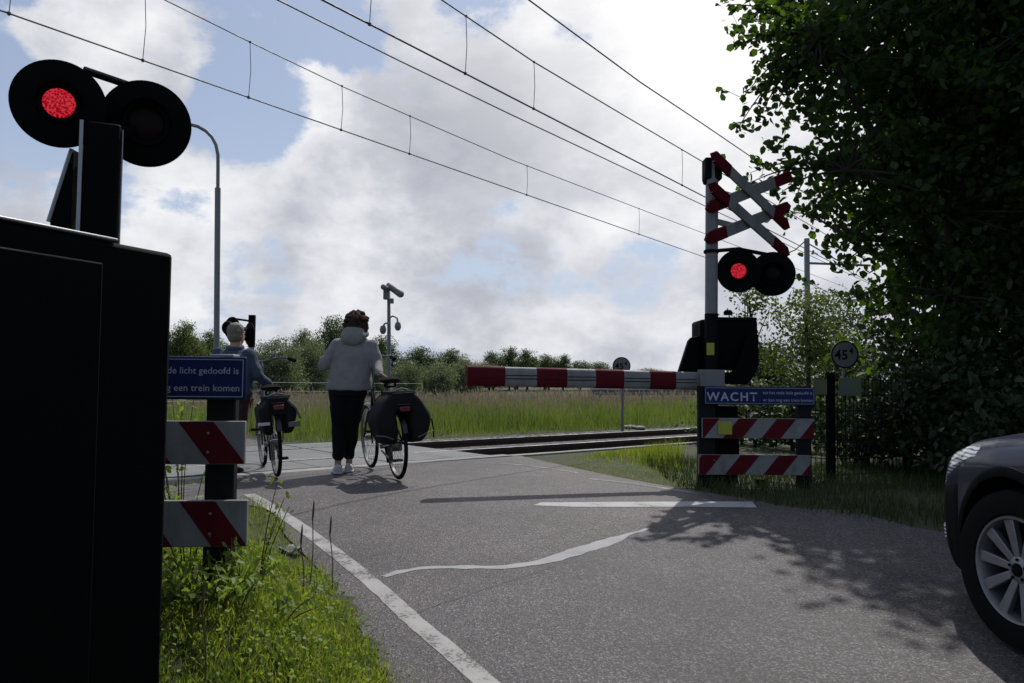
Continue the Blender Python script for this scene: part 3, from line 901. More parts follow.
signal_lamp(lsg, l1, V((0.50, -0.86, -0.10)), 0.192, True, 0.066)
signal_lamp(lsg, l2, V((0.42, -0.90, -0.12)), 0.204, False, 0.085)
MB().tube([at(84, 70, 3.68), at(134, 87, 3.86)], 0.018, 10).build('crossbar', M['black_soft'], lsg, world=True)
MB().tube([l1 + V((-.02, .12, 0)), V((ls_c.x, ls_c.y, l1.z - .1)), l2 + V((0, .12, 0))], 0.03, 10).build('lamp_arm', M['black'], lsg, world=True)

# ---------------------------------------------------------------- left guard fence with the cut-off blue sign
def guard_fence(name, label, o_right, ax, an, w, spans, sign_span, stripe, group, posts, zbase):
    t = thing(name, label, 'guard fence', (o_right.x, o_right.y, zbase), 0, group)
    return t
Yl = 3.5
axl = V((1, 0.10, 0)).normalized(); anl = V((axl.y, -axl.x, 0))
R0 = at(245, 464, Yl)
lf = thing('guard_fence', 'red and white boards under a blue sign beside the black cabinet', 'guard fence', (R0.x - 0.5, R0.y, gz(R0.x, R0.y)), 0, 'striped guard fences at the crossing')
wl = 1.10
hb = 42.5 / 800 * Yl
striped_board(lf, R0 - axl * wl, axl, wl, hb, 0.147, 0.31, wl + 0.007 - 0.147 - 3 * 0.31, -0.142, anl)
R1 = at(247, 546, Yl)
striped_board(lf, R1 - axl * wl, axl, wl, hb + 0.012, 0.147, 0.31, wl + 0.005 - 0.147 - 3 * 0.31, -0.142, anl)
R2 = at(246, 400, Yl)
wait_sign(lf, R2 - axl * 1.12, axl, anl, 1.12, 43 / 800 * Yl, 0.415)
pc = at(220, 400, Yl) - anl * 0.055
gl0 = gz(pc.x, pc.y)
for cx in (pc, pc - axl * 0.85):
    MB().box(V((cx.x, cx.y, (1.30 + gl0) / 2 - .06)), (0.125, 0.07, 1.30 - gl0 + 0.1), Matrix.Rotation(math.atan2(axl.y, axl.x), 3, 'Z')).build('post', M['wood_post'], lf, world=True, bevel=0.008)
tp = at(222, 357.5, Yl)
MB().box(V((tp.x, tp.y + 0.03, tp.z + 0.006)), (0.11, 0.08, 0.016)).build('post_cap', M['steel'], lf, world=True, bevel=0.004)

# ---------------------------------------------------------------- right signal with double diagonal cross
Yr = 7.9
rp = at(711.5, 384, Yr)
gr_ = gz(rp.x, rp.y)
rs = thing('crossing_signal', 'tall post with red and white diagonal cross over twin lamps at right of crossing', 'crossing signal', (rp.x, rp.y, gr_), 0, 'twin red crossing lamps')
zk = CAM_H + (380 - 312) / 100.0 * 0.99
ztop = CAM_H + (382 - 160) / 800 * Yr
MB().tube([(rp.x, rp.y, zk), (rp.x + .01, rp.y, ztop)], 0.062, 24).build('post', M['grey_post'], rs, world=True)
MB().tube([(rp.x, rp.y, gr_ - 0.1), (rp.x, rp.y, zk)], 0.066, 24).build('post_base', M['black_soft'], rs, world=True)
st = at(710.5, 349, Yr - 0.067)
MB().box(st, (0.075, 0.008, 0.12)).build('yellow_sticker', M['yellow'], rs, world=True, bevel=0.003)
MB().lathe([(0.068, 0), (0.074, .005), (0.074, .03), (0.068, .035)], (rp.x, rp.y, CAM_H + (383 - 254) / 800 * Yr), (0, 0, 1), 24).build('clamp', M['black_soft'], rs, world=True)
bx_ = at(712, 170, Yr + .02)
MB().box(bx_, (0.17, 0.16, 0.22)).ellipsoid(bx_ + V((-.07, -.02, -.13)), (.03, .03, .03), n=10).build('bell_box', M['black_soft'], rs, world=True, bevel=0.015)
# cross boards lie in one upright plane turned to the approaching road
cyaw = R(47)
cax = V((math.sin(cyaw), math.cos(cyaw), 0)); can = V((cax.y, -cax.x, 0))
cp0 = V((rp.x, rp.y, 0)) + can * 0.10
def cross_board(pa_, pb_, lift, wd=0.118):
    a = on_plane(pa_[0], pa_[1], cp0 + can * lift, can); b = on_plane(pb_[0], pb_[1], cp0 + can * lift, can)
    ax = (b - a).normalized(); Ln = (b - a).length; ay = can.cross(ax).normalized()
    wd2 = wd / 2
    m = MB().prism([(0.06, -wd2), (Ln - 0.06, -wd2), (Ln - 0.06, wd2), (0.06, wd2)], a, ax, ay, can, 0.024)
    o = m.build('cross_board', M['white'], rs, world=True, bevel=0.003)
    tl = Ln * 0.22
    t = MB(); t2 = MB()
    t.prism([(0, 0), (0.07, -wd2 - .002), (tl, -wd2 - .002), (tl, wd2 + .002), (0.07, wd2 + .002)], a, ax, ay, can, 0.031)
    t2.prism([(Ln, 0), (Ln - 0.07, wd2 + .002), (Ln - tl, wd2 + .002), (Ln - tl, -wd2 - .002), (Ln - 0.07, -wd2 - .002)], a, ax, ay, can, 0.031)
    t.build('red_end', M['red'], o, world=True, bevel=0.002); t2.build('red_end', M['red'], o, world=True, bevel=0.002)
    return o
cross_board((706, 209), (791, 176), 0.0)
cross_board((705, 240), (790, 206), 0.0)
cross_board((711, 153), (789, 228), 0.034)
cross_board((709, 184), (789, 255), 0.034)
for py in (192, 222):
    a = at(714, py, Yr)
    MB().box(a + cax * 0.16 + can * 0.03, (0.36, 0.02, 0.06), Matrix.Rotation(math.atan2(cax.y, cax.x), 3, 'Z')).build('cross_bracket', M['steel'], rs, world=True, bevel=0.003)
r1 = at(738.5, 271, 7.85); r2 = at(772.5, 274, 8.0)
rn = V((-0.22, -0.97, -0.06))
signal_lamp(rs, r1, rn, 0.212, True, 0.074)
signal_lamp(rs, r2, rn, 0.222, False, 0.085)
MB().tube([at(712, 251, 7.95), at(738, 249, 7.97), at(775, 256, 8.12)], 0.02, 10).build('crossbar', M['black_soft'], rs, world=True)
MB().tube([V((rp.x, rp.y, r1.z)), r1 + V((.03, .12, 0)), r2 + V((.0, .12, 0))], 0.03, 10).build('lamp_arm', M['black'], rs, world=True)

# ---------------------------------------------------------------- barrier on the right: drive housing, swing arms, boom
Yb = 8.05
hb0 = at(727, 344, Yb)
gb = gz(hb0.x, hb0.y)
br = thing('level_crossing_barrier', 'lowered barrier with red and white boom across the road and black drive housing', 'barrier', (hb0.x, hb0.y, gb))
px_m = Yb / 800.0
MB().box((hb0.x, hb0.y + 0.12, CAM_H + (380 - 343) * px_m), (57 * px_m, 0.42, 50 * px_m)).build('drive_housing', M['black'], br, world=True, bevel=0.03, seg=3)
MB().box((hb0.x + .06, hb0.y + 0.12, CAM_H + (380 - 317.5) * px_m), (43 * px_m, 0.44, 0.035)).build('housing_lid', M['black_soft'], br, world=True, bevel=0.012)
MB().lathe([(0, 0), (.045, 0), (.045, .03), (.03, .05), (0, .05)], at(728, 315, Yb) , (0, 0, 1), 16).build('lid_knob', M['black'], br, world=True, bevel=0.004)
MB().box((hb0.x - 0.02, hb0.y + 0.10, gb + 0.36), (0.24, 0.26, 0.80)).build('pedestal', M['black_soft'], br, world=True, bevel=0.01)
jb = at(727, 445, Yb - 0.1)
MB().box((jb.x, jb.y, jb.z), (0.2, 0.18, 0.19)).build('junction_box', M['black'], br, world=True, bevel=0.015)
def arm(poly, Yc, t):
    m = MB()
    o = at(700, 380, Yc)
    k = Yc / 800.0
    m.prism([((x - 700) * k, (380 - y) * k) for x, y in poly], o, X, Z, -Y_, t)
    return m.build('counterweight_arm', M['black'], br, world=True, bevel=0.012)
arm([(678, 372), (688, 341), (691, 337.5), (699, 336), (699, 372)], 8.0, 0.10)
arm([(733, 372), (735, 366), (744, 341), (748, 335), (757, 334), (757.5, 366), (752, 376), (745, 384), (723, 384), (723, 372)], 7.92, 0.12)
tipY = 7.35
bp0 = at(697, 381.0, 7.86); bp1 = at(466.5, 375.6, tipY)
bd = (bp1 - bp0).normalized(); bL = (bp1 - bp0).length
up_ = Z; bn = bd.cross(up_).normalized()
if bn.y > 0: bn = -bn
def boom_section(l0, l1, mat_, grow=0.0, name=None, parent=None):
    """rounded hollow section, a little taller at the tip as seen"""
    n = 20; vs, fs = [], []
    for j, l in enumerate((l0, l1)):
        hh_ = 0.088 + 0.003 * l / bL + grow; ww = 0.062 + grow
        for k in range(n):
            t = 2 * math.pi * k / n
            cx_, sx_ = math.cos(t), math.sin(t)
            e = 0.55
            vs.append(bp0 + bd * l + bn * (ww * math.copysign(abs(cx_) ** e, cx_)) + up_ * (hh_ * math.copysign(abs(sx_) ** e, sx_)))
    fs = [(k, (k + 1) % n, n + (k + 1) % n, n + k) for k in range(n)] + [tuple(range(n - 1, -1, -1)), tuple(range(n, 2 * n))]
    return MB().add(vs, fs).build(name, mat_, parent, world=True, angle=50)
boom = boom_section(0, bL - 0.004, M['white'], 0, 'boom', br)
def along(px):
    """distance along the boom of the point seen at px"""
    lo, hi = 0.0, bL
    for _ in range(40):
        m_ = (lo + hi) / 2; q = bp0 + bd * m_
        d = CAM_ROT.transposed() @ (q - CAM_POS)
        x = 512 + F_PX * d.x / -d.z
        if x > px: lo = m_
        else: hi = m_
    return hi
for a, b in ((504, 466.5), (565.5, 535.5), (622, 594), (673.5, 648)):
    rb = boom_section(along(a), along(b), M['red'], 0.0025, 'red_band', boom)
    if a < 570:
        c_ = bp0 + bd * ((along(a) + along(b)) / 2) + bn * 0.066
        MB().box(c_, (0.16, 0.012, 0.035), Matrix.Rotation(math.atan2(-bd.y, -bd.x), 3, 'Z')).build('boom_lamp', M['red'], rb, world=True, bevel=0.004)
for a, b in ((536, 504), (594, 565.5), (648, 622), (694, 673.5)):
    for dz in (0.012, -0.018):
        la, lb = along(a) + 0.004, along(b) - 0.004
        c_ = bp0 + bd * ((la + lb) / 2) + bn * 0.0635 + up_ * dz
        MB().box(c_, (lb - la, 0.006, 0.007), Matrix.Rotation(math.atan2(bd.y, bd.x), 3, 'Z')).build('groove_strip', M['black_soft'], boom, world=True, flat=True)
q_ = bp0 - bd * 0.012
boom_section(-0.035, 0.004, M['black_soft'], 0.006, 'boom_sleeve', br)
bc = at(711, 379.5, 7.80)
MB().box(bc, (0.235, 0.14, 0.19)).build('boom_bracket', M['grey_post'], br, world=True, bevel=0.008)

# ---------------------------------------------------------------- right guard fence
Yf = 7.62
axr = V((1, 0.02, 0)).normalized(); anr = V((axr.y, -axr.x, 0))
k_ = Yf / 800.0
q0 = at(702, 438, Yf)
rf = thing('guard_fence', 'red and white boards under a full blue waiting sign below the right signal post', 'guard fence', (q0.x + .5, q0.y, gz(q0.x, q0.y)), 0, 'striped guard fences at the crossing')
w_ = 112 * k_
striped_board(rf, q0, axr, w_, 20 * k_, 0.182, 0.365, -0.17, 0.155, anr)
striped_board(rf, at(698.5, 474.5, Yf), axr, w_, 20 * k_, 0.182, 0.365, -0.12, 0.155, anr)
wait_sign(rf, at(704, 404.5, Yf), axr, anr, 111.5 * k_, 18.2 * k_)
yq = at(725, 428, Yf - 0.022)
MB().box(yq, (0.135, 0.006, 0.125)).build('yellow_sticker', M['yellow'], rf, world=True, bevel=0.003)
for px, py_top, wd in ((706, 386, 0.16), (803, 386, 0.13)):
    a = at(px, py_top, Yf + 0.075); g_ = gz(a.x, a.y)
    MB().box((a.x, a.y, (a.z + g_ - 0.1) / 2), (wd, 0.08, a.z - g_ + 0.1)).build('post', M['wood_post'], rf, world=True, bevel=0.008)
a = at(760, 474, Yf + 0.1)
MB().box((a.x, a.y, 0.1), (0.08, 0.06, 0.35)).build('stub_post', M['wood_post'], rf, world=True, bevel=0.006)

# ---------------------------------------------------------------- round 45-4 signs
def round_sign(label, c, r, pole_px, Yd, base_z, pole_r, pm):
    t = thing('round_sign', label, 'sign', (c.x, c.y + 0.05, base_z), 0, 'round white number signs')
    n = V((0, -1, 0))
    d = MB().disc(c, n, r, 0.02, 48).build('sign_disc', M['white'], t, world=True, bevel=0.003)
    MB().lathe([(r * 0.90, 0.0102), (r * 0.90, 0.0125), (r * 1.005, 0.0125), (r * 1.005, 0.0102)], c, n, 48).build('black_rim', M['black_soft'], d, world=True)
    text('digit', '4', M['black_soft'], d, c + V((-r * 0.76, 0, -r * 0.36)), X, Z, r * 0.50, 0.0115, bold=0.02)
    text('digit', '5', M['black_soft'], d, c + V((-r * 0.22, 0, -r * 0.36)), X, Z, r * 0.42, 0.0115, bold=0.02)
    text('digit', '4', M['black_soft'], d, c + V((r * 0.30, 0, r * 0.05)), X, Z, r * 0.32, 0.0115, bold=0.02)
    pp = at(pole_px, 384, Yd + 0.03)
    MB().tube([(pp.x, pp.y, base_z - 0.1), (pp.x, pp.y, c.z + r * 0.6)], pole_r, 12).build('pole', pm, t, world=True)
    return t
c = at(621.5, 366, 16.5)
round_sign('small round white number sign on thin pole beyond the boom in the tall grass', c, 0.185, 622.5, 16.5, gz(c.x, c.y), 0.03, M['lamp_pole'])
c2 = at(844.5, 354.5, 10.6)
round_sign('larger round white number sign above the mesh fence beneath the dark tree', c2, 0.182, 844, 10.6, gz(c2.x, c2.y), 0.026, M['grey_post'])
sb = ground(630, 428)
MB().ellipsoid((0, 0, 0.02), (0.16, 0.10, 0.05), n=10).ellipsoid((0.2, -.03, 0.01), (0.14, 0.10, 0.045), n=10).build('base', M['concrete'])
o = bpy.data.objects['base']; o.name = 'concrete_rubble'; o.location = sb
tag(o, 'pale lumps of concrete at the foot of the small round sign', 'rubble')

# ---------------------------------------------------------------- street lamp beyond the crossing
lp = at(216.5, 384, 13.5)
sl_ = thing('street_lamp', 'tall thin street lamp with curved arm behind the left warning lamps', 'street lamp', (lp.x, lp.y, gz(lp.x, lp.y)))
MB().tube([(lp.x, lp.y, gz(lp.x, lp.y) - 0.1), at(216.5, 360, 13.5), at(217.8, 188, 13.5)], 0.048, 16).build('pole', M['lamp_pole'], sl_, world=True)
pts = [at(x, y, 13.5) for x, y in ((217.8, 192), (218, 170), (218, 155), (216, 145), (212, 137), (206, 131), (198, 126.5), (190, 124.5), (182, 124))]
MB().tube(pts, 0.03, 12).build('curved_arm', M['lamp_pole'], sl_, world=True)
h0 = at(172, 124.5, 13.5)
MB().ellipsoid(h0, (0.30, 0.11, 0.07), n=20).build('lamp_head', M['lamp_pole'], sl_, world=True)

# ---------------------------------------------------------------- far signal beyond the tracks
fp = at(250.5, 384, 15.2); fg = gz(fp.x, fp.y)
fs_ = thing('crossing_signal', 'far twin crossing lamps on narrow dark post behind the standing cyclist', 'crossing signal', (fp.x, fp.y, fg), 0, 'twin red crossing lamps')
zt = at(250, 315, 15.2).z; zm = at(250, 347, 15.2).z
MB().box((fp.x, fp.y, (zt + zm) / 2), (0.115, 0.10, zt - zm)).build('post', M['black'], fs_, world=True, bevel=0.008)
MB().tube([(fp.x, fp.y, fg - .1), (fp.x, fp.y, zm)], 0.055, 14).build('lower_post', M['grey_post'], fs_, world=True)
for z0, z1, mm in ((0.62, 0.80, M['red']), (0.45, 0.62, M['white']), (0.80, 1.05, M['white'])):
    MB().tube([(fp.x, fp.y, z0), (fp.x, fp.y, z1)], 0.06, 14).build('post_band', mm, fs_, world=True)
for px, py, Yd, n in ((232, 328, 15.3, V((0.5, 0.85, 0))), (249.5, 334, 15.0, V((0.75, 0.65, 0)))):
    signal_lamp(fs_, at(px, py, Yd), n, 0.215)
MB().tube([at(236, 319, 15.3), at(250, 321, 15.2)], 0.02, 8).build('crossbar', M['black_soft'], fs_, world=True)

# ---------------------------------------------------------------- camera mast
cm = at(389, 384, 22); cgz = gz(cm.x, cm.y)
ms = thing('camera_mast', 'slim pole carrying surveillance cameras beyond the crossing', 'camera mast', (cm.x, cm.y, cgz))
MB().tube([(cm.x, cm.y, cgz - .1), at(389, 330, 22), at(388.6, 283, 22)], [0.065, 0.05, 0.042], 14).build('pole', M['lamp_pole'], ms, world=True)
MB().box(at(386.5, 293, 21.9), (0.16, 0.16, 0.36)).build('control_box', M['lamp_pole'], ms, world=True, bevel=0.015)
c0, c1 = at(389, 286, 21.8), at(400.5, 294, 21.6)
dd = (c1 - c0).normalized()
MB().capsule(c0, 0.085, c1, 0.10, 14).build('tube_camera', M['grey_post'], ms, world=True)
c0, c1 = at(388, 289, 21.8), at(383.5, 287, 21.5)
MB().capsule(c0, 0.07, c1, 0.08, 14).build('tube_camera', M['lamp_pole'], ms, world=True)
MB().box(at(392, 301, 21.9), (0.09, 0.1, 0.14)).build('junction_box', M['lamp_pole'], ms, world=True, bevel=0.01)
for pts, dome in ((((389, 318), (393, 316), (397, 318), (397.8, 322)), (397.9, 326)), (((389, 323), (385, 323.5), (383.2, 326)), (383, 329.5))):
    am = MB().tube([at(x, y, 21.9) for x, y in pts], 0.025, 10).build('dome_arm', M['lamp_pole'], ms, world=True)
    q = at(dome[0], dome[1], 21.9)
    MB().lathe([(0, .11), (.06, .10), (.085, .03), (.09, -.03), (.07, -.09), (.035, -.125), (0, -.13)], q, (0, 0, 1), 18).build('dome_camera', M['grey_post'], am, world=True)
for x, y in ((378, 345), (399, 345)):
    MB().tube([at(389, 333, 22), at(x, y, 22)], 0.007, 5).build('stay_wire', M['wire'], ms, world=True)

# ---------------------------------------------------------------- guard rail far right of the field
g0 = at(590, 392, 34); g1 = at(760, 392.5, 33)
gdr = thing('guard_rail', 'pale metal guard rail low behind the tall grass under the boom', 'guard rail', (g0.x, g0.y, gz(g0.x, g0.y)))
bm_ = MB(); dv = (g1 - g0).normalized(); nv = V((-dv.y, dv.x, 0))
for z_, o_ in ((0.10, 0.0), (0.03, 0.03), (-0.05, 0.0), (-0.13, 0.03)):
    pass
prof = [(0.0, 0.16), (-0.05, 0.10), (0.0, 0.02), (-0.05, -0.06), (0.0, -0.13)]
vs, fs_l = [], []
for q in (g0, g1):
    for o_, z_ in prof: vs.append(q + nv * o_ + Z * z_)
    for o_, z_ in reversed(prof): vs.append(q + nv * (o_ + 0.02) + Z * z_)
n_ = 10
fs_l = [(k, (k + 1) % n_, n_ + (k + 1) % n_, n_ + k) for k in range(n_)] + [tuple(range(n_)), tuple(range(2 * n_ - 1, n_ - 1, -1))]
MB().add(vs, fs_l).build('beam', M['white'], gdr, world=True, flat=True)
for i in range(8):
    q = g0.lerp(g1, (i + 0.5) / 8); g_ = gz(q.x, q.y)
    MB().box((q.x, q.y + 0.08, (q.z + g_) / 2), (0.1, 0.08, q.z - g_ + 0.2)).build('rail_post', M['grey_post'], gdr, world=True)

# ---------------------------------------------------------------- mesh fence on the right, with two notice plates
fa = at(800, 384, 8.7); fb = at(829, 384, 8.5); fc = at(905, 384, 8.9); fd = at(1010, 384, 9.6)
fe = thing('mesh_fence', 'dark green wire mesh fence with black post running under the tree', 'fence', (fb.x, fb.y, gz(fb.x, fb.y)))
def mesh_panel(a, b, top):
    m = MB(); d = (b - a); Ln = d.length; dn = d.normalized()
    g0_ = gz(a.x, a.y)
    rz_ = Matrix.Rotation(math.atan2(dn.y, dn.x), 3, 'Z')
    n = int(Ln / 0.055)
    for i in range(n + 1):
        q = a + dn * (i * 0.055)
        m.box((q.x, q.y, (g0_ + top) / 2), (0.006, 0.006, top - g0_), rz_)
    for j in range(7):
        z_ = g0_ + 0.03 + (top - g0_ - 0.04) * j / 6
        q = (a + b) / 2
        m.box((q.x, q.y + 0.006, z_), (Ln, 0.008, 0.010), rz_)
    return m.build('mesh_panel', M['wood_post'], fe, world=True, flat=True)
ftop = CAM_H + 0.05
mesh_panel(fa, fb, ftop); mesh_panel(fb, fc, ftop); mesh_panel(fc, fd, ftop)
for q in (fb, fc, fd):
    g_ = gz(q.x, q.y)
    MB().box((q.x, q.y - 0.03, (g_ - 0.1 + CAM_H + 0.11) / 2), (0.085, 0.06, CAM_H + 0.11 - g_ + 0.1)).build('post', M['black'], fe, world=True, bevel=0.006)
M['lime'] = paint('faded_lime_plate', (0.09, 0.10, 0.035), 0.6, var=0.15)
M['limegrey'] = paint('grey_green_plate', (0.075, 0.095, 0.06), 0.6, var=0.15)
q = at(820.5, 387, 8.45)
tag(MB().box(q, (0.15, 0.008, 0.165)).build('notice_plate', M['lime'], bevel=0.003), 'small faded yellow plate on the mesh fence just left of its black post', 'notice', 'plates on the mesh fence')
q = at(850, 387, 8.5)
tag(MB().box(q, (0.24, 0.008, 0.19)).build('notice_plate', M['limegrey'], bevel=0.003), 'wider grey green plate on the mesh fence under the round sign', 'notice', 'plates on the mesh fence')

# ---------------------------------------------------------------- wire fence at the field edge behind the bicycles
wf0 = ground(200, 412); 
a = sp(3.0, 19.5); b = sp(13.5, 20.2)
wf = thing('wire_fence', 'low wire field fence with wooden stakes behind the bicycles', 'fence', (a.x, a.y, gz(a.x, a.y)))
for i in range(5):
    q = a.lerp(b, i / 4); g_ = gz(q.x, q.y)
    MB().tube([(q.x, q.y, g_ - .1), (q.x + .02, q.y, g_ + 1.15)], 0.045, 8).build('stake', M['bark'], wf, world=True)
for h_ in (0.35, 0.6, 0.85, 1.08):
    MB().tube([V((a.x, a.y, gz(a.x, a.y) + h_)).lerp(V((b.x, b.y, gz(b.x, b.y) + h_)), t / 8) + V((0, 0, -0.012 * (t % 2))) for t in range(9)], 0.006, 5).build('strand', M['steel'], wf, world=True)
# ---------------------------------------------------------------- bicycles (local: heading +Y, ground at z = 0)
def bicycle(label, loc, rz, fm, saddle_z=1.0, bar_z=1.13, steer=0.0, bar_w=1.0):
    t = thing('bicycle', label, 'bicycle', loc, rz, 'bicycles waiting at the crossing')
    RW = 0.345
    ra, fa_ = V((0, -0.53, RW)), V((0, 0.55, RW))
    bb = V((0, -0.07, 0.29)); stt = V((0, -0.26, 0.80))
    hb_, ht = V((0, 0.36, 0.66)), V((0, 0.29, 0.90))
    f = MB()
    f.tube(crom([hb_ + V((0, -.01, .02)), V((0, 0.20, 0.44)), V((0, 0.05, 0.33)), bb], 6), 0.020, 10)
    f.tube(crom([ht + V((0, 0, -.05)), V((0, 0.14, 0.58)), V((0, -0.02, 0.47)), V((0, -0.15, 0.47))], 6), 0.016, 10)
    f.tube([bb, stt], 0.017, 10); f.tube([hb_, ht], 0.022, 12)
    for s in (-1, 1):
        f.tube([bb + V((.03 * s, -.03, 0)), ra + V((.065 * s, 0, 0))], 0.011, 8)
        f.tube([stt + V((.012 * s, .01, -.06)), ra + V((.065 * s, 0, 0))], 0.009, 8)
    f.lathe([(0, -.045), (.026, -.045), (.026, .045), (0, .045)], bb, (1, 0, 0), 16)
    f.build('frame', fm, t)
    fk = MB()
    for s in (-1, 1):
        fk.tube(crom([hb_ + V((.04 * s, .01, -.03)), V((.058 * s, 0.44, 0.50)), fa_ + V((.06 * s, 0, 0))], 5), [0.014] * 10 + [0.009], 8)
    fk.tube([hb_ + V((-.045, .01, -.03)), hb_ + V((.045, .01, -.03))], 0.014, 8)
    fk.build('fork', fm, t)
    for c in (ra, fa_):
        w = MB().lathe([(0, -.05), (.02, -.05), (.02, -.035), (.03, -.03), (.03, .03), (.02, .035), (.02, .05), (0, .05)], c, (1, 0, 0), 16).build('wheel', M['chrome'], t)
        MB().torus(c, (1, 0, 0), RW - 0.019, 0.019, 56, 10).build('tyre', M['rubber'], w)
        MB().lathe([(RW - .045, -.012), (RW - .034, -.015), (RW - .030, 0), (RW - .034, .015), (RW - .045, .012), (RW - .045, -.012)], c, (1, 0, 0), 56).build('rim', M['chrome'], w)
        sp_ = MB()
        for k in range(28):
            a = 2 * math.pi * k / 28; s = 1 if k % 2 else -1
            a2 = a + (0.22 if k % 4 < 2 else -0.22)
            sp_.tube([c + V((.03 * s, .03 * math.cos(a2), .03 * math.sin(a2))), c + V((0, (RW - .04) * math.cos(a), (RW - .04) * math.sin(a)))], 0.0014, 4, False)
        sp_.build('spokes', M['chrome'], w)
    for c, a0, a1 in ((ra, 20, 215), (fa_, 25, 170)):
        vs, fs = [], []; K = 26
        for i in range(K + 1):
            a = R(a0 + (a1 - a0) * i / K)
            for xx, rr in ((-.03, RW + .005), (-.022, RW + .024), (0, RW + .03), (.022, RW + .024), (.03, RW + .005), (.02, RW + .02), (0, RW + .026), (-.02, RW + .02)):
                vs.append(c + V((xx, rr * math.cos(a) * -1 if c is ra else rr * math.cos(a), rr * math.sin(a))))
        for i in range(K):
            for k in range(8): fs.append((i * 8 + k, i * 8 + (k + 1) % 8, i * 8 + 8 + (k + 1) % 8, i * 8 + 8 + k))
        fs += [tuple(range(8)), tuple(range(K * 8 + 7, K * 8 - 1, -1))]
        MB().add(vs, fs).build('mudguard', M['bike'], t)
    MB().tube([stt, V((0, -0.26 - (saddle_z - .8) * .25, saddle_z - 0.05))], 0.0135, 10).build('seat_post', M['chrome'], t)
    sy = -0.28 - (saddle_z - .8) * .25
    sd = MB()
    prof = [(-0.14, 0.085, .01), (-0.11, 0.105, .03), (-0.04, 0.095, .032), (0.04, 0.05, .025), (0.11, 0.028, .02), (0.145, 0.018, .01)]
    vs, fs = [], []
    for yy, ww, hh_ in prof:
        for k in range(14):
            a = 2 * math.pi * k / 14
            vs.append((ww * math.cos(a), sy + yy, saddle_z - 0.02 + (hh_ if math.sin(a) > 0 else 0.035) * math.sin(a)))
    for i in range(len(prof) - 1):
        for k in range(14): fs.append((i * 14 + k, i * 14 + (k + 1) % 14, i * 14 + 14 + (k + 1) % 14, i * 14 + 14 + k))
    fs += [tuple(range(14)), tuple(range(len(prof) * 14 - 1, len(prof) * 14 - 15, -1))]
    sd.add(vs, fs)
    for s in (-1, 1): sd.tube([(0.05 * s, sy - .08, saddle_z - .05), (0.05 * s, sy - .08, saddle_z - .085), (0, sy, saddle_z - .09)], 0.012, 6)
    sd.build('saddle', M['rubber'], t)
    # steering: stem, swept-back bar, grips
    def st(v):
        q = V(v); o = V((0, 0.26, 0)); a = steer
        q.x *= bar_w
        d = q - o
        return V((o.x + d.x * math.cos(a) - d.y * math.sin(a), o.y + d.x * math.sin(a) + d.y * math.cos(a), q.z))
    hbm = MB().tube([ht, V((0, 0.26, bar_z - .06)), st((0, 0.30, bar_z))], 0.0145, 10)
    bar = [(-.31, 0.08, bar_z - .01), (-.25, 0.16, bar_z + .02), (-.16, 0.27, bar_z + .025), (-.05, 0.30, bar_z), (.05, 0.30, bar_z), (.16, 0.27, bar_z + .025), (.25, 0.16, bar_z + .02), (.31, 0.08, bar_z - .01)]
    bar = crom([st(q) for q in bar], 5)
    hbm.tube(bar, 0.012, 10)
    hbm = hbm.build('handlebar', M['bike_grey'], t)
    for s in (-1, 1):
        MB().tube([st((.265 * s, 0.135, bar_z + .012)), st((.29 * s, 0.105, bar_z + .002)), st((.318 * s, 0.06, bar_z - .015))], [0.020, 0.023, 0.021], 12).build('grip', M['rubber'], hbm)
        MB().tube([st((.17 * s, 0.285, bar_z + .01)), st((.23 * s, 0.25, bar_z + .0)), st((.30 * s, 0.17, bar_z - .015))], 0.006, 6).build('brake_lever', M['chrome'], hbm)
    MB().lathe([(0, 0), (.028, 0), (.026, .02), (.012, .032), (0, .033)], st((-.15, 0.27, bar_z + .035)), (0, 0, 1), 14).build('bell', M['chrome'], hbm)
    rk = MB()
    for s in (-1, 1):
        rk.tube([(.06 * s, -0.32, .74), (.065 * s, -0.60, .74), (.055 * s, -0.86, .74)], 0.007, 6)
        rk.tube([(.065 * s, -0.60, .74), ra + V((.075 * s, 0, .02))], 0.006, 6)
        rk.tube([(.065 * s, -0.78, .74), ra + V((.075 * s, 0, .02))], 0.006, 6)
    for y in (-0.36, -.5, -.65, -.86): rk.tube([(-.06, y, .74), (.06, y, .74)], 0.006, 6)
    rk.build('rear_rack', M['bike'], t)
    MB().box((0, -0.885, 0.70), (0.10, 0.03, 0.045)).build('rear_light', M['rear_red'], t, bevel=0.006)
    MB().lathe([(0, -.03), (.025, -.03), (.04, .02), (.036, .03), (0, .03)], (0, 0.42, 0.82), (0, 1, 0), 16).build('front_light', M['bike'], t)
    cg_ = MB()
    cg_.prism([(-0.50, -.05), (0.06, -.11), (0.10, -.06), (0.10, .06), (0.05, .11), (-0.50, .06)], V((0.052, 0, 0.32)), Y_, Z, X, 0.03)
    cg_.build('chain_guard', M['bike'], t, bevel=0.012)
    ck = MB()
    for s in (-1, 1): ck.tube([bb + V((.07 * s, 0, 0)), bb + V((.085 * s, .03 * s, -.165 * s))], 0.010, 8)
    ck = ck.build('crank', M['chrome'], t)
    for s in (-1, 1):
        c = bb + V((.135 * s, .03 * s, -.165 * s))
        p_ = MB()
        for yy in (-.035, 0, .035): p_.box(c + V((0, yy, 0)), (.095, .018, .022))
        p_.box(c + V((.045, 0, 0)), (.008, .09, .012)); p_.box(c - V((.045, 0, 0)), (.008, .09, .012))
        p_.build('pedal', M['rubber'], ck)
    t['grip_x'], t['grip_y'], t['grip_z'] = st((-.285, 0.11, bar_z))
    MB().tube([(-.09, -.30, .27), (-.10, -.58, .22)], 0.009, 8).build('kickstand', M['chrome'], t)
    return t

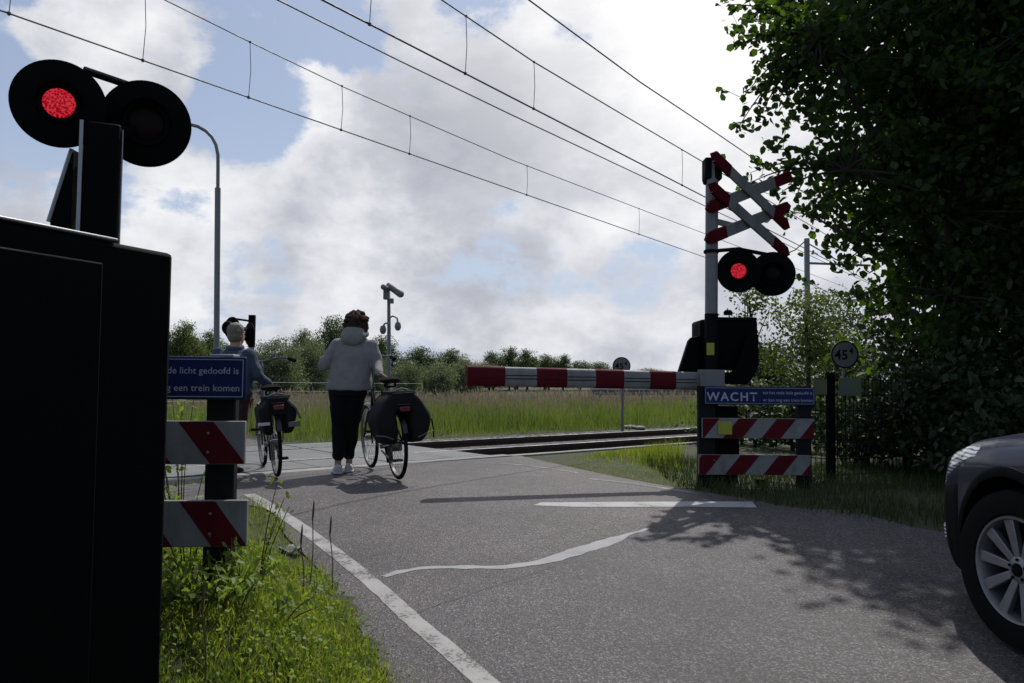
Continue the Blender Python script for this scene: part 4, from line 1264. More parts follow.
wb = ground(383.5, 476.5) + V((.0, .10, 0))
woman_bike = bicycle('dark bicycle with double bags beside the person in a grey hooded jacket', (wb.x - .01, wb.y, gz(wb.x, wb.y) + 0.02), R(24), M['bike'], 0.99, 1.19, -0.42, 0.84)
LEAN = R(-4)
woman_bike.rotation_euler = (0, LEAN, R(24))
mb_ = ground(270, 473)
man_bike = bicycle('dark bicycle beside the short grey haired person in a blue jacket', (mb_.x, mb_.y, gz(mb_.x, mb_.y) + 0.02), R(24), M['bike_grey'], 0.90, 1.16)
man_bike.rotation_euler = (0, LEAN, R(24))

def panniers(label, loc, rz, out, zt_, zb_, y0, y1, wid, strip_):
    """two bags over the rear rack joined by a flap"""
    t = thing('pannier_bags', label, 'pannier', loc, rz, 'double pannier bags on the bicycles')
    for s in (-1, 1):
        m = MB()
        rings = [(zb_, .10, .6, 0.62), (zb_ + .04, .15, .62, .90), (zb_ + .20, .205, .72, 1.0), (zb_ + .28, .205, .72, 1.0), (zt_ - .10, .14, .60, .96), (zt_ - .02, .07, .40, .9), (zt_, .03, .22, .8)]
        vs, fs = [], []
        n = 24
        for z_, th, off, ly in rings:
            cx = s * (0.055 + th * wid * 0.5)
            for k in range(n):
                a = 2 * math.pi * k / n
                c_, s_ = math.cos(a), math.sin(a)
                vs.append((cx + th * wid * .5 * math.copysign(abs(c_) ** .6, c_), (y0 + y1) / 2 + (y1 - y0) / 2 * ly * math.copysign(abs(s_) ** .5, s_), z_))
        for i in range(len(rings) - 1):
            for k in range(n): fs.append((i * n + k, i * n + (k + 1) % n, i * n + n + (k + 1) % n, i * n + n + k))
        fs += [tuple(range(n)), tuple(range(len(rings) * n - 1, len(rings) * n - 1 - n, -1))]
        b = m.add(vs, fs).build('bag', M['bag'], t)
        sub = b.modifiers.new('round', 'SUBSURF'); sub.levels = 2; sub.render_levels = 2
        bake(b)
        for v in b.data.vertices:
            v.co += v.normal * (0.012 * mnoise.noise(v.co * 9 + V((s * 3, 0, 0))))
        if strip_:
            x0 = s * (0.10 + .02); x1 = s * (0.075 + .19 * wid)
            zz = zb_ + .10
            MB().tube([(x0, y0 + .008, zz - .035), ((x0 + x1) / 2, y0 - .012, zz), (x1, y0 + .025, zz + .012)], 0.006, 6).build('reflective_strip', M['bag_grey'], b)
            MB().tube([(x1 + s * .012, y0 + .12, zz + .12), (x1 + s * .02, y0 + .1, zz + .02), (x1 + s * .015, y0 + .1, zz - .06)], 0.008, 6).build('strap', M['bag'], b)
    fl = MB().box((0, (y0 + y1) / 2, zt_ - .005), (0.24, (y1 - y0) * .8, .03))
    fl.box((0, y0 + .05, zt_ - .09), (0.22, .05, .17))
    fl.build('flap', M['bag'], t, bevel=0.012)
    MB().tube([(-.07, y0 + .08, zt_ + .012), (0, y0 + .08, zt_ + .03), (.07, y0 + .08, zt_ + .012)], 0.01, 8).build('carry_handle', M['bag_grey'], t)
    return t
wl_ = woman_bike.location; ml_ = man_bike.location
panniers('bulky black double bags hung over the rear wheel of the bicycle at the grey jacket', wl_, R(24), 1, 0.86, 0.36, -0.88, -0.42, 1.10, True)
t_w = bpy.data.objects['pannier_bags']; t_w.rotation_euler = (0, LEAN, R(24))
pm = panniers('smaller black double bags with grey edge on the bicycle by the blue jacket', ml_, R(24), 1, 0.80, 0.43, -0.86, -0.46, 0.66, False)
pm.rotation_euler = (0, LEAN, R(24))
MB().tube([(.09, -.87, .76), (.165, -.875, .68), (.20, -.86, .58)], 0.012, 8).build('edge_piping', M['bag_grey'], pm)
MB().box((.14, -.872, .53), (.11, .012, .05)).build('reflective_patch', M['bag_grey'], pm, bevel=0.003)
MB().box((-.14, -.872, .55), (.11, .012, .03)).build('reflective_patch', M['reflect'], pm, bevel=0.003)

# ---------------------------------------------------------------- people
def hand(mb, wrist, d, palm_n, side, curl=0.5, k=1.0):
    """palm with four fingers and a thumb; d along the hand, palm_n out of the palm, side = thumb side"""
    d = V(d).normalized(); pn = V(palm_n); pn = (pn - d * pn.dot(d)).normalized(); sd_ = d.cross(pn) * side
    w = V(wrist)
    for j in range(4):
        off = sd_ * ((1.5 - j) * 0.021 * k)
        mb.capsule(w + off * .6, 0.017 * k, w + d * .085 * k + off, 0.0125 * k, 8)
    for j, Ln in enumerate((.070, .078, .073, .058)):
        off = sd_ * ((1.5 - j) * 0.0225 * k)
        a = w + d * .085 * k + off
        c1 = R(25 + 40 * curl); c2 = R(45 + 75 * curl)
        b = a + (d * math.cos(c1) + pn * math.sin(c1)) * Ln * .5 * k
        c = b + (d * math.cos(c2) + pn * math.sin(c2)) * Ln * .5 * k
        mb.capsule(a, 0.0105 * k, b, 0.0095 * k, 8); mb.capsule(b, 0.0095 * k, c, 0.008 * k, 8)
    a = w + d * .02 * k + sd_ * .028 * k
    b = a + (d * .6 + sd_ * .7 + pn * .35).normalized() * .042 * k
    c = b + (d * .85 + sd_ * .1 + pn * .55).normalized() * .034 * k
    mb.capsule(a, 0.0145 * k, b, 0.0115 * k, 8); mb.capsule(b, 0.0115 * k, c, 0.009 * k, 8)
def head(mb, c, fwd, k=1.0):
    """skull, jaw, nose, ears, lips and brow, facing fwd (level)"""
    f = V((fwd[0], fwd[1], 0)).normalized(); r = f.cross(Z)
    rot = Matrix((r, f, Z)).transposed()
    c = V(c)
    def at_(x, y, z): return c + (r * x + f * y + Z * z) * k
    mb.ellipsoid(at_(0, -.012, .025), (.076 * k, .096 * k, .095 * k), rot, 20)
    mb.ellipsoid(at_(0, .022, -.045), (.060 * k, .070 * k, .075 * k), rot, 16)
    mb.ellipsoid(at_(0, .058, -.088), (.030 * k, .028 * k, .026 * k), rot, 10)
    mb.capsule(at_(0, .085, .012), .010 * k, at_(0, .106, -.028), .0145 * k, 8)
    mb.ellipsoid(at_(0, .086, -.058), (.026 * k, .012 * k, .011 * k), rot, 8)
    for s in (-1, 1):
        mb.ellipsoid(at_(.078 * s, -.012, -.008), (.010 * k, .020 * k, .033 * k), rot, 8)
        mb.ellipsoid(at_(.030 * s, .080, .030), (.022 * k, .010 * k, .010 * k), rot, 8)
        mb.ellipsoid(at_(.034 * s, .066, -.02), (.022 * k, .018 * k, .02 * k), rot, 8)
def eyes(parent, c, fwd, k=1.0):
    f = V((fwd[0], fwd[1], 0)).normalized(); r = f.cross(Z); c = V(c)
    for s in (-1, 1):
        q = c + (r * .030 * s + f * .080 + Z * .010) * k
        e = MB().ellipsoid(q, (.011, .011, .009), n=10).build('eye', M['shoe'], parent)
        MB().ellipsoid(q + f * .0085, (.005, .005, .005), n=8).build('iris', M['black_soft'], e)
def shoe(parent, c, rz, m, k=1.0):
    rot = Matrix.Rotation(rz, 3, 'Z')
    mb = MB()
    vs, fs = [], []
    prof = [(-.075, .028, .075), (-.06, .037, .085), (0.0, .036, .085), (.06, .042, .065), (.12, .046, .050), (.165, .038, .040), (.188, .018, .028)]
    for y, w, h in prof:
        for kx, kz in ((-1, 0.0), (-1.08, .35), (-.85, .8), (-.3, 1.0), (.3, 1.0), (.85, .8), (1.08, .35), (1, 0.0)):
            vs.append(V(c) + rot @ V((kx * w * k, y * k, kz * h * k)))
    for i in range(len(prof) - 1):
        for j in range(8): fs.append((i * 8 + j, i * 8 + (j + 1) % 8, i * 8 + 8 + (j + 1) % 8, i * 8 + 8 + j))
    fs += [tuple(range(8)), tuple(range(len(prof) * 8 - 1, len(prof) * 8 - 9, -1))]
    o = mb.add(vs, fs).build('shoe', m, parent)
    q = o.modifiers.new('round', 'SUBSURF'); q.levels = 1; q.render_levels = 2
    bake(o)
    s = MB().prism([(-.04, -.078), (.04, -.078), (.05, .11), (.035, .18), (0, .195), (-.035, .18), (-.05, .11)], V(c) + Z * .010, rot @ X * k, rot @ Y_ * k, Z, .020)
    s.build('sole', m, o, bevel=0.004)
    return o

# --- the person pushing the bicycle in the middle
wp = ground(341, 475)
gl_w = V((wl_.x, wl_.y, wl_.z)) + Matrix.Rotation(R(24), 3, 'Z') @ Matrix.Rotation(LEAN, 3, 'Y') @ V((woman_bike['grip_x'], woman_bike['grip_y'], woman_bike['grip_z']))
sn_w = V((wl_.x, wl_.y, wl_.z)) + Matrix.Rotation(R(24), 3, 'Z') @ Matrix.Rotation(LEAN, 3, 'Y') @ V((0, -0.22, 1.01))
for q in (woman_bike, man_bike):
    for k in ('grip_x', 'grip_y', 'grip_z'): del q[k]
W = thing('person', 'person with curly dark hair in grey hooded jacket and black trousers pushing a bicycle', 'person', (wp.x, wp.y, gz(wp.x, wp.y) + 0.018))
fwd = V((-0.25, 1, 0)).normalized()
hc = V((.125, .06, 1.535))
shL, shR = V((-.065, .02, 1.335)), V((.290, .02, 1.325))
wq = V((wp.x, wp.y, gz(wp.x, wp.y) + 0.018))
grip_l = gl_w - wq
elL, haL = V((-.20, -.03, 1.11)), grip_l + V((-.09, -.05, .05))
elR, haR = V((.350, .01, 1.13)), sn_w - wq + V((-.060, .01, .030))

anL, anR = V((-.035, 0, .09)), V((.050, .15, .09))
knL, knR = V((-.025, .04, .49)), V((.070, .12, .50))
hpL, hpR = V((-.035, 0, .88)), V((.135, .01, .88))
bd_ = MB()
head(bd_, hc, fwd)
bd_.capsule(hc + V((0, -.02, -.06)), .052, (.115, .03, 1.40), .058)
bd_.loft([(.05, 0, .82, .15, .11), (.06, 0, .95, .165, .12), (.09, .01, 1.12, .14, .10), (.11, .02, 1.28, .165, .11), (.115, .03, 1.38, .15, .085), (.115, .03, 1.42, .06, .05)])
for a, b, c in ((shL, elL, haL), (shR, elR, haR)):
    bd_.capsule(a, .046, b, .037); bd_.capsule(b, .036, c, .024)
hand(bd_, haL, V((.5, .8, -.1)), V((0.1, 0, -1)), -1, .6)
hand(bd_, haR, V((.55, .25, -.35)), V((0.1, 0.1, -1)), 1, .45)
for a, b, c in ((hpL, knL, anL), (hpR, knR, anR)):
    bd_.capsule(a, .075, b, .052); bd_.capsule(b, .050, c, .034)
    bd_.capsule(c - V((0, 0, .0)), .032, c + V((0, .10, -.045)), .028)
body = grown(bd_, 'body', M['skin'], W, 0.0075, 3)
eyes(body, hc, fwd)
tr_ = MB()
tr_.loft([(.05, .0, .80, .195, .14), (.05, 0, .90, .20, .145), (.06, 0, 1.0, .185, .13)])
for a, b, c in ((hpL, knL, anL), (hpR, knR, anR)):
    tr_.capsule(a, .118, b + V((0, 0, 0)), .088); tr_.capsule(b, .088, c + V((0, 0, .09)), .062)
grown(tr_, 'trousers', M['trousers'], W, 0.011, 8, 0.012, 7, 1)
jk = MB()
jk.loft([(.065, 0, .855, .232, .165), (.07, 0, .87, .236, .17), (.075, 0, 1.0, .222, .155), (.09, .01, 1.14, .212, .145), (.105, .02, 1.26, .215, .14), (.11, .025, 1.34, .195, .118), (.113, .03, 1.385, .16, .095), (.115, .03, 1.43, .085, .07)], 36)
for a, b, c in ((shL, elL, haL), (shR, elR, haR)):
    jk.capsule(a, .074, b, .062); jk.capsule(b, .060, c - (c - b).normalized() * .005, .043)
grown(jk, 'jacket', M['hoodie'], W, 0.0105, 8, 0.014, 7, 2)
hd = MB()
hd.torus((.118, .01, 1.445), V((0, -.35, 1)), .100, .042, 28, 10, 0.9)
hd.ellipsoid((.112, -.10, 1.40), (.125, .052, .085), n=18)
hd.capsule((.04, -.085, 1.42), .055, (.19, -.085, 1.42), .055)
hd.ellipsoid((.115, -.06, 1.465), (.12, .075, .060), n=18)
grown(hd, 'hood', M['hoodie'], W, 0.009, 6, 0.006, 12, 3)
hr = MB()
hr.ellipsoid(hc + V((.0, -.035, .045)), (.118, .115, .108), n=20)
hr.ellipsoid(hc + V((.03, -.055, -.03)), (.10, .09, .09), n=16)
hr.ellipsoid(hc + V((-.02, -.055, -.05)), (.08, .07, .075), n=16)
hr.ellipsoid(hc + V((-.045, -.035, .0)), (.075, .08, .075), n=16)
rh = random.Random(3)
for i in range(230):
    th = rh.uniform(0, 2 * math.pi); ph = rh.uniform(-0.6, 1.5)
    dv_ = V((math.cos(th) * math.cos(ph), math.sin(th) * math.cos(ph), math.sin(ph)))
    if dv_.dot(fwd) > 0.55 and dv_.z < 0.55: continue
    rr = rh.uniform(.014, .030)
    hr.ellipsoid(hc + V((.0, -.035, .03)) + V((dv_.x, dv_.y * .97, dv_.z * .95)) * rh.uniform(.100, .126) , (rr, rr, rr), n=8)
grown(hr, 'hair', M['hair_dark'], W, 0.006, 4, 0.007, 38, 5)
shoe(W, anL + V((0, .0, -.09)), R(14), M['shoe'], 1.15)
shoe(W, anR + V((0, .0, -.09)), R(8), M['shoe'], 1.15)

# --- the cyclist half hidden by the left sign
mp = ground(236, 475)
C_ = thing('person', 'grey haired person in blue denim jacket standing by a bicycle behind the blue sign', 'person', (mp.x, mp.y, gz(mp.x, mp.y) + 0.018))
hc = V((-.04, .03, 1.425)); fwd = V((0.30, 1, 0)).normalized()
shL, shR = V((-.215, .0, 1.215)), V((.105, .0, 1.205))
elL, haL = V((-.27, .02, 1.0)), V((-.20, .14, .80))
elR, haR = V((.205, -.02, 1.00)), V((.315, .10, .885))
anL, anR = V((-.15, .10, .08)), V((-.045, .02, .08))
knL, knR = V((-.13, .06, .45)), V((-.005, .03, .45))
hpL, hpR = V((-.13, .0, .82)), V((.03, .0, .82))
bd_ = MB()
head(bd_, hc, fwd)
bd_.capsule(hc + V((0, -.02, -.06)), .054, (-.045, .01, 1.28), .06)
bd_.loft([(-.05, 0, .76, .15, .11), (-.05, 0, .9, .16, .12), (-.05, .0, 1.05, .145, .105), (-.05, .0, 1.16, .165, .11), (-.05, .01, 1.23, .14, .085), (-.05, .01, 1.27, .06, .05)])
for a, b, c in ((shL, elL, haL), (shR, elR, haR)):
    bd_.capsule(a, .046, b, .037); bd_.capsule(b, .036, c, .024)
hand(bd_, haL, V((.1, .35, -.9)), V((1, 0, 0)), -1, .4)
hand(bd_, haR, V((.75, .5, -.25)), V((0.1, 0, -1)), 1, .45)
for a, b, c in ((hpL, knL, anL), (hpR, knR, anR)):
    bd_.capsule(a, .075, b, .052); bd_.capsule(b, .050, c, .034)
    bd_.capsule(c, .032, c + V((.02, .10, -.045)), .028)
body = grown(bd_, 'body', M['skin'], C_, 0.0075, 3)
eyes(body, hc, fwd)
tr_ = MB()
tr_.loft([(-.05, .0, .74, .185, .135), (-.05, 0, .84, .19, .14), (-.05, 0, .94, .175, .125)])
for a, b, c in ((hpL, knL, anL), (hpR, knR, anR)):
    tr_.capsule(a, .105, b, .080); tr_.capsule(b, .080, c + V((0, 0, .05)), .066)
grown(tr_, 'trousers', M['maroon'], C_, 0.011, 8, 0.012, 7, 1)
jk = MB()
jk.loft([(-.05, 0, .80, .20, .145), (-.05, 0, .82, .205, .15), (-.05, 0, 1.0, .195, .14), (-.05, .0, 1.13, .205, .14), (-.05, .0, 1.20, .185, .115), (-.048, .005, 1.245, .13, .085), (-.045, .01, 1.285, .075, .068)], 36)
for a, b, c in ((shL, elL, haL), (shR, elR, haR)):
    jk.capsule(a, .074, b, .060); jk.capsule(b, .058, c - (c - b).normalized() * .03, .045)
grown(jk, 'jacket', M['denim'], C_, 0.0095, 8, 0.012, 9, 6)
cl = MB().torus((-.045, .008, 1.285), V((0, -.2, 1)), .070, .024, 28, 8, 1.2)
grown(cl, 'collar', M['denim'], C_, 0.008, 4, 0.004, 14, 3)
hr = MB()
hr.ellipsoid(hc + V((-.004, -.028, .035)), (.088, .098, .094), n=20)
hr.ellipsoid(hc + V((-.004, -.045, -.02)), (.080, .072, .075), n=16)
grown(hr, 'hair', M['hair_grey'], C_, 0.0075, 2, 0.006, 30, 5)
shoe(C_, anL + V((0, 0, -.08)), R(-6), M['black_soft'])
shoe(C_, anR + V((0, 0, -.08)), R(-10), M['black_soft'])

# ---------------------------------------------------------------- the car at the right edge, heading for the crossing
# local: +Y forward, front bumper at y = 0, centre line x = 0, ground z = 0
def carpaint():
    m, nt, p = nodes('dark_blue_grey_car_paint')
    f = noise_tex(nt, 3, 4, 0.5)
    L(nt, ramp(nt, f, [(0.3, (0.007, 0.011, 0.034)), (0.7, (0.010, 0.015, 0.044))]), p.inputs['Base Color'])
    p.inputs['Metallic'].default_value = 0.1; p.inputs['Roughness'].default_value = 0.28
    p.inputs['Coat Weight'].default_value = 0.25; p.inputs['Coat Roughness'].default_value = 0.05; p.inputs['Specular IOR Level'].default_value = 0.25
    return m
M['car'] = carpaint()
def glass(name, col, a=0.0):
    m, nt, p = nodes(name)
    p.inputs['Base Color'].default_value = (*col, 1); p.inputs['Roughness'].default_value = 0.03
    p.inputs['Specular IOR Level'].default_value = 0.7; p.inputs['Transmission Weight'].default_value = a; p.inputs['IOR'].default_value = 1.45
    return m
M['carglass'] = glass('tinted_glass', (0.01, 0.012, 0.014))
def headlight_mat():
    m, nt, p = nodes('headlight_lens')
    tc = nt.nodes.new('ShaderNodeTexCoord')
    w = nt.nodes.new('ShaderNodeTexWave'); w.bands_direction = 'Z'; w.inputs['Scale'].default_value = 17.0; w.inputs['Distortion'].default_value = 1.5
    L(nt, tc.outputs['Object'], w.inputs['Vector'])
    L(nt, ramp(nt, w.outputs['Fac'], [(0.2, (0.14, 0.145, 0.15)), (0.6, (0.80, 0.82, 0.84))]), p.inputs['Base Color'])
    p.inputs['Metallic'].default_value = 0.2; p.inputs['Roughness'].default_value = 0.22
    p.inputs['Coat Weight'].default_value = 1.0; p.inputs['Coat Roughness'].default_value = 0.02
    return m
M['headlight'] = headlight_mat()
M['alloy'] = paint('alloy_wheel', (0.24, 0.24, 0.255), 0.42, metal=0.75, var=0.12, scale=20)
M['trim'] = paint('black_plastic_trim', (0.005, 0.005, 0.006), 0.65, var=0.2, spec=0.06)
HWD = 0.90
# stations: distance behind the nose, half width, underside, sill height, belt height, belt inset, crown height at the centre
ST = [(0.00, 0.50, 0.30, 0.44, 0.66, 0.94, 0.70), (0.04, 0.64, 0.24, 0.42, 0.72, 0.94, 0.76), (0.12, 0.745, 0.21, 0.42, 0.77, 0.94, 0.82), (0.25, 0.815, 0.20, 0.43, 0.83, 0.93, 0.89),
      (0.45, 0.868, 0.20, 0.44, 0.885, 0.92, 0.945), (0.70, 0.895, 0.20, 0.45, 0.925, 0.91, 0.985), (1.00, HWD, 0.20, 0.45, 0.955, 0.91, 1.02), (1.35, HWD, 0.20, 0.45, 0.98, 0.92, 1.04),
      (2.20, HWD, 0.20, 0.45, 1.00, 0.92, 1.02), (3.20, HWD, 0.20, 0.45, 1.03, 0.92, 1.05), (3.80, 0.885, 0.22, 0.46, 1.04, 0.92, 1.06), (4.10, 0.84, 0.26, 0.48, 1.03, 0.92, 1.05), (4.25, 0.74, 0.34, 0.5, 0.98, 0.92, 1.0)]
def lerp_st(y):
    for a, b in zip(ST, ST[1:]):
        if a[0] <= y <= b[0]:
            t = (y - a[0]) / (b[0] - a[0])
            return [u + (v - u) * t for u, v in zip(a, b)]
    return list(ST[-1])
def section(st):
    y, w, z0, zs, zb_, inset, zc_ = st
    pts = [(0.0, z0), (w * .80, z0), (w * .955, z0 + .06), (w * .995, zs), (w, zs + (zb_ - zs) * .45), (w * .985, zb_ - .10), (w * inset, zb_ - .015), (w * .80, zb_ + .018), (w * .55, zb_ + (zc_ - zb_) * .75), (w * .28, zc_ - .004), (0.0, zc_)]
    c = crom([V((a, 0, b)) for a, b in pts], 3)
    return [(q.x, -y, q.z) for q in c]
def body_point(y, u):
    s = section(lerp_st(y)); n = len(s) - 1
    f = u * n; i = min(int(f), n - 1); t = f - i
    return V(s[i]).lerp(V(s[i + 1]), t)
ys = []
for a, b in zip(ST, ST[1:]):
    for k in range(4): ys.append(a[0] + (b[0] - a[0]) * k / 4)
ys.append(ST[-1][0])
# smooth the stations lengthwise
secs = [section(lerp_st(y)) for y in ys]
cb = MB(); vs, fs = [], []
ns = len(secs[0])
for sct in secs:
    full = list(sct) + [(-x, y, z) for x, y, z in reversed(sct[1:-1])]
    vs += full
m_ = 2 * ns - 2
for i in range(len(secs) - 1):
    for k in range(m_): fs.append((i * m_ + k, i * m_ + (k + 1) % m_, (i + 1) * m_ + (k + 1) % m_, (i + 1) * m_ + k))
fs += [tuple(range(m_)), tuple(range(len(secs) * m_ - 1, len(secs) * m_ - 1 - m_, -1))]
cb.add(vs, fs)
cpos = V((3.085, 4.48, 0)); cpos.z = 0.03
car = thing('parked_car', 'dark blue grey car waiting at right edge with clear headlight and ten spoke alloy wheel', 'car', cpos, R(1.5))
cbody = cb.build('body', M['car'], car, angle=60)
AX_F, AX_R, WR = -0.88, -3.47, 0.355
for i, ay in enumerate((AX_F, AX_R)):
    cut = MB().lathe([(0, -1.2), (WR + .055, -1.2), (WR + .055, 1.2), (0, 1.2)], (0, ay, WR), (1, 0, 0), 48).build('cutter', M['trim'])
    # only the outer parts are hollowed
    bo = cbody.modifiers.new('arch', 'BOOLEAN'); bo.object = cut; bo.operation = 'DIFFERENCE'; bo.solver = 'EXACT'
    cut.parent = car
    bpy.context.view_layer.update(); bake(cbody)
    bpy.data.objects.remove(cut)
    cbody.data.polygons.foreach_set('use_smooth', [True] * len(cbody.data.polygons)); cbody.data.set_sharp_from_angle(angle=R(45))
    MB().lathe([(0, -.62), (WR + .05, -.62), (WR + .05, .62), (0, .62)], (0, ay, WR), (1, 0, 0), 40, R(0), R(360)).build('wheel_housing', M['trim'], car)
# plastic arch trims and lower bumper follow the body surface
def side_x(y, z):
    s = section(lerp_st(-y)); best = 0.8
    for a, b in zip(s, s[1:]):
        if (a[2] - z) * (b[2] - z) <= 0 and abs(b[2] - a[2]) > 1e-6:
            t = (z - a[2]) / (b[2] - a[2]); best = max(best if best != 0.8 else 0, a[0] + (b[0] - a[0]) * t)
    return best
for sgn in (-1, 1):
    for ay in (AX_F, AX_R):
        vs, fs = [], []; K = 32
        for i in range(K + 1):
            a = R(-14 + 208 * i / K)
            for rr, dx in ((WR + .05, -.05), (WR + .05, .014), (WR + .07, .018), (WR + .095, .010), (WR + .098, -.03)):
                yy, zz = ay + rr * math.cos(a), WR + rr * math.sin(a)
                vs.append((sgn * (side_x(min(-0.02, yy), zz) + dx), yy, zz))
        for i in range(K):
            for k in range(4): fs.append((i * 5 + k, i * 5 + k + 1, i * 5 + 6 + k, i * 5 + 5 + k))
        MB().add(vs, fs).build('arch_trim', M['trim'], car)
def patch(name, ring, m, lift, nu=14, parent=car):
    """ring(u, v) -> (y behind nose, section parameter)"""
    for sgn in (-1, 1):
        vs, fs = [], []
        for i in range(nu + 1):
            for k in range(nu + 1):
                y, u = ring(i / nu, k / nu)
                q = body_point(y, u)
                nx = body_point(min(y + .02, 4.2), u) - body_point(max(y - .02, 0), u); nt_ = body_point(y, min(1, u + .01)) - body_point(y, max(0, u - .01))
                nrm_ = nt_.cross(nx).normalized() if nt_.cross(nx).length > 1e-9 else X
                if nrm_.x < 0: nrm_ = -nrm_
                e = min(i, nu - i, k, nu - k)
                q = q + nrm_ * (lift if e > 0 else -0.004)
                vs.append((sgn * q.x, q.y, q.z))
        for i in range(nu):
            for k in range(nu): fs.append((i * (nu + 1) + k, i * (nu + 1) + k + 1, (i + 1) * (nu + 1) + k + 1, (i + 1) * (nu + 1) + k))
        MB().add(vs, fs).build(name, m, parent, angle=50)
# headlight wraps round the corner and sweeps back
patch('headlight', lambda a, b: (0.09 + 0.50 * a, 0.440 + 0.075 * a + b * (0.165 - 0.105 * a)), M['headlight'], 0.006)
patch('lower_bumper', lambda a, b: (0.005 + 0.44 * a, 0.10 + 0.33 * b), M['trim'], 0.008)
patch('fog_lamp', lambda a, b: (0.06 + 0.10 * a, 0.25 + 0.06 * b), M['headlight'], 0.016, 8)
patch('sill_trim', lambda a, b: (1.30 + 1.68 * a, 0.08 + 0.20 * b), M['trim'], 0.010)
patch('tail_light', lambda a, b: (3.95 + 0.25 * a, 0.50 + 0.10 * b), M['rear_red'], 0.008)
MB().prism([(-.42, .44), (.42, .44), (.46, .60), (-.46, .60)], V((0, -0.004, 0)), X, Z, Y_, 0.03).build('grille', M['trim'], car, bevel=0.01)
# cabin
cabn = MB(); vs, fs = [], []
CS = [(1.12, .80, 1.00, .76, 1.03), (1.75, .815, 1.00, .60, 1.38), (2.2, .82, 1.00, .575, 1.475), (3.0, .82, 1.02, .57, 1.49), (3.6, .80, 1.04, .56, 1.45), (4.0, .77, 1.04, .58, 1.25), (4.16, .72, 1.03, .68, 1.06)]
for y, wb_, zb_, wt_, zt_ in CS:
    for q in ((-wb_, zb_ - .05), (-(wb_ * .45 + wt_ * .55), zb_ + (zt_ - zb_) * .6), (-wt_, zt_ - .03), (-wt_ * .6, zt_), (wt_ * .6, zt_), (wt_, zt_ - .03), (wb_ * .45 + wt_ * .55, zb_ + (zt_ - zb_) * .6), (wb_, zb_ - .05)):
        vs.append((q[0], -y, q[1]))
for i in range(len(CS) - 1):
    for k in range(8): fs.append((i * 8 + k, i * 8 + (k + 1) % 8, i * 8 + 8 + (k + 1) % 8, i * 8 + 8 + k))
fs += [tuple(range(8)), tuple(range(len(CS) * 8 - 1, len(CS) * 8 - 9, -1))]
cabn.add(vs, fs).build('roof', M['car'], car, angle=40)
for sgn in (-1, 1):
    for y0, y1 in ((1.75, 2.62), (2.70, 3.55)):
        pts = []
        for y, low in ((y0, 1), (y1, 1), (y1, 0), (y0, 0)):
            for a, b in zip(CS, CS[1:]):
                if a[0] <= y <= b[0]:
                    t = (y - a[0]) / (b[0] - a[0]); c = [u + (v - u) * t for u, v in zip(a, b)]
            zz = c[2] + .03 if low else c[4] - .075
            f = (zz - (c[2] - .05)) / ((c[4] - .03) - (c[2] - .05))
            xx = c[1] + (c[3] - c[1]) * f + .034
            pts.append((sgn * xx, -y, zz))
        MB().add(pts + [(p[0] - sgn * .02, p[1], p[2]) for p in pts], [(0, 1, 2, 3), (7, 6, 5, 4), (0, 4, 5, 1), (1, 5, 6, 2), (2, 6, 7, 3), (3, 7, 4, 0)]).build('side_window', M['carglass'], car, bevel=0.004)
a, b = CS[0], CS[1]
MB().add([(-.70, -1.20, 1.085), (.70, -1.20, 1.085), (.56, -1.70, 1.375), (-.56, -1.70, 1.375), (-.70, -1.22, 1.06), (.70, -1.22, 1.06), (.56, -1.72, 1.35), (-.56, -1.72, 1.35)],
         [(0, 1, 2, 3), (7, 6, 5, 4), (0, 4, 5, 1), (1, 5, 6, 2), (2, 6, 7, 3), (3, 7, 4, 0)]).build('windscreen', M['carglass'], car, bevel=0.004)
for sgn in (-1, 1):
    MB().box((sgn * 0.98, -1.72, 1.06), (0.16, 0.10, 0.13)).build('wing_mirror', M['car'], car, bevel=0.03, seg=3)
    for hy in (2.35, 3.3):
        MB().box((sgn * 0.905, -hy, 0.90), (0.03, 0.19, 0.03)).build('door_handle', M['car'], car, bevel=0.008)
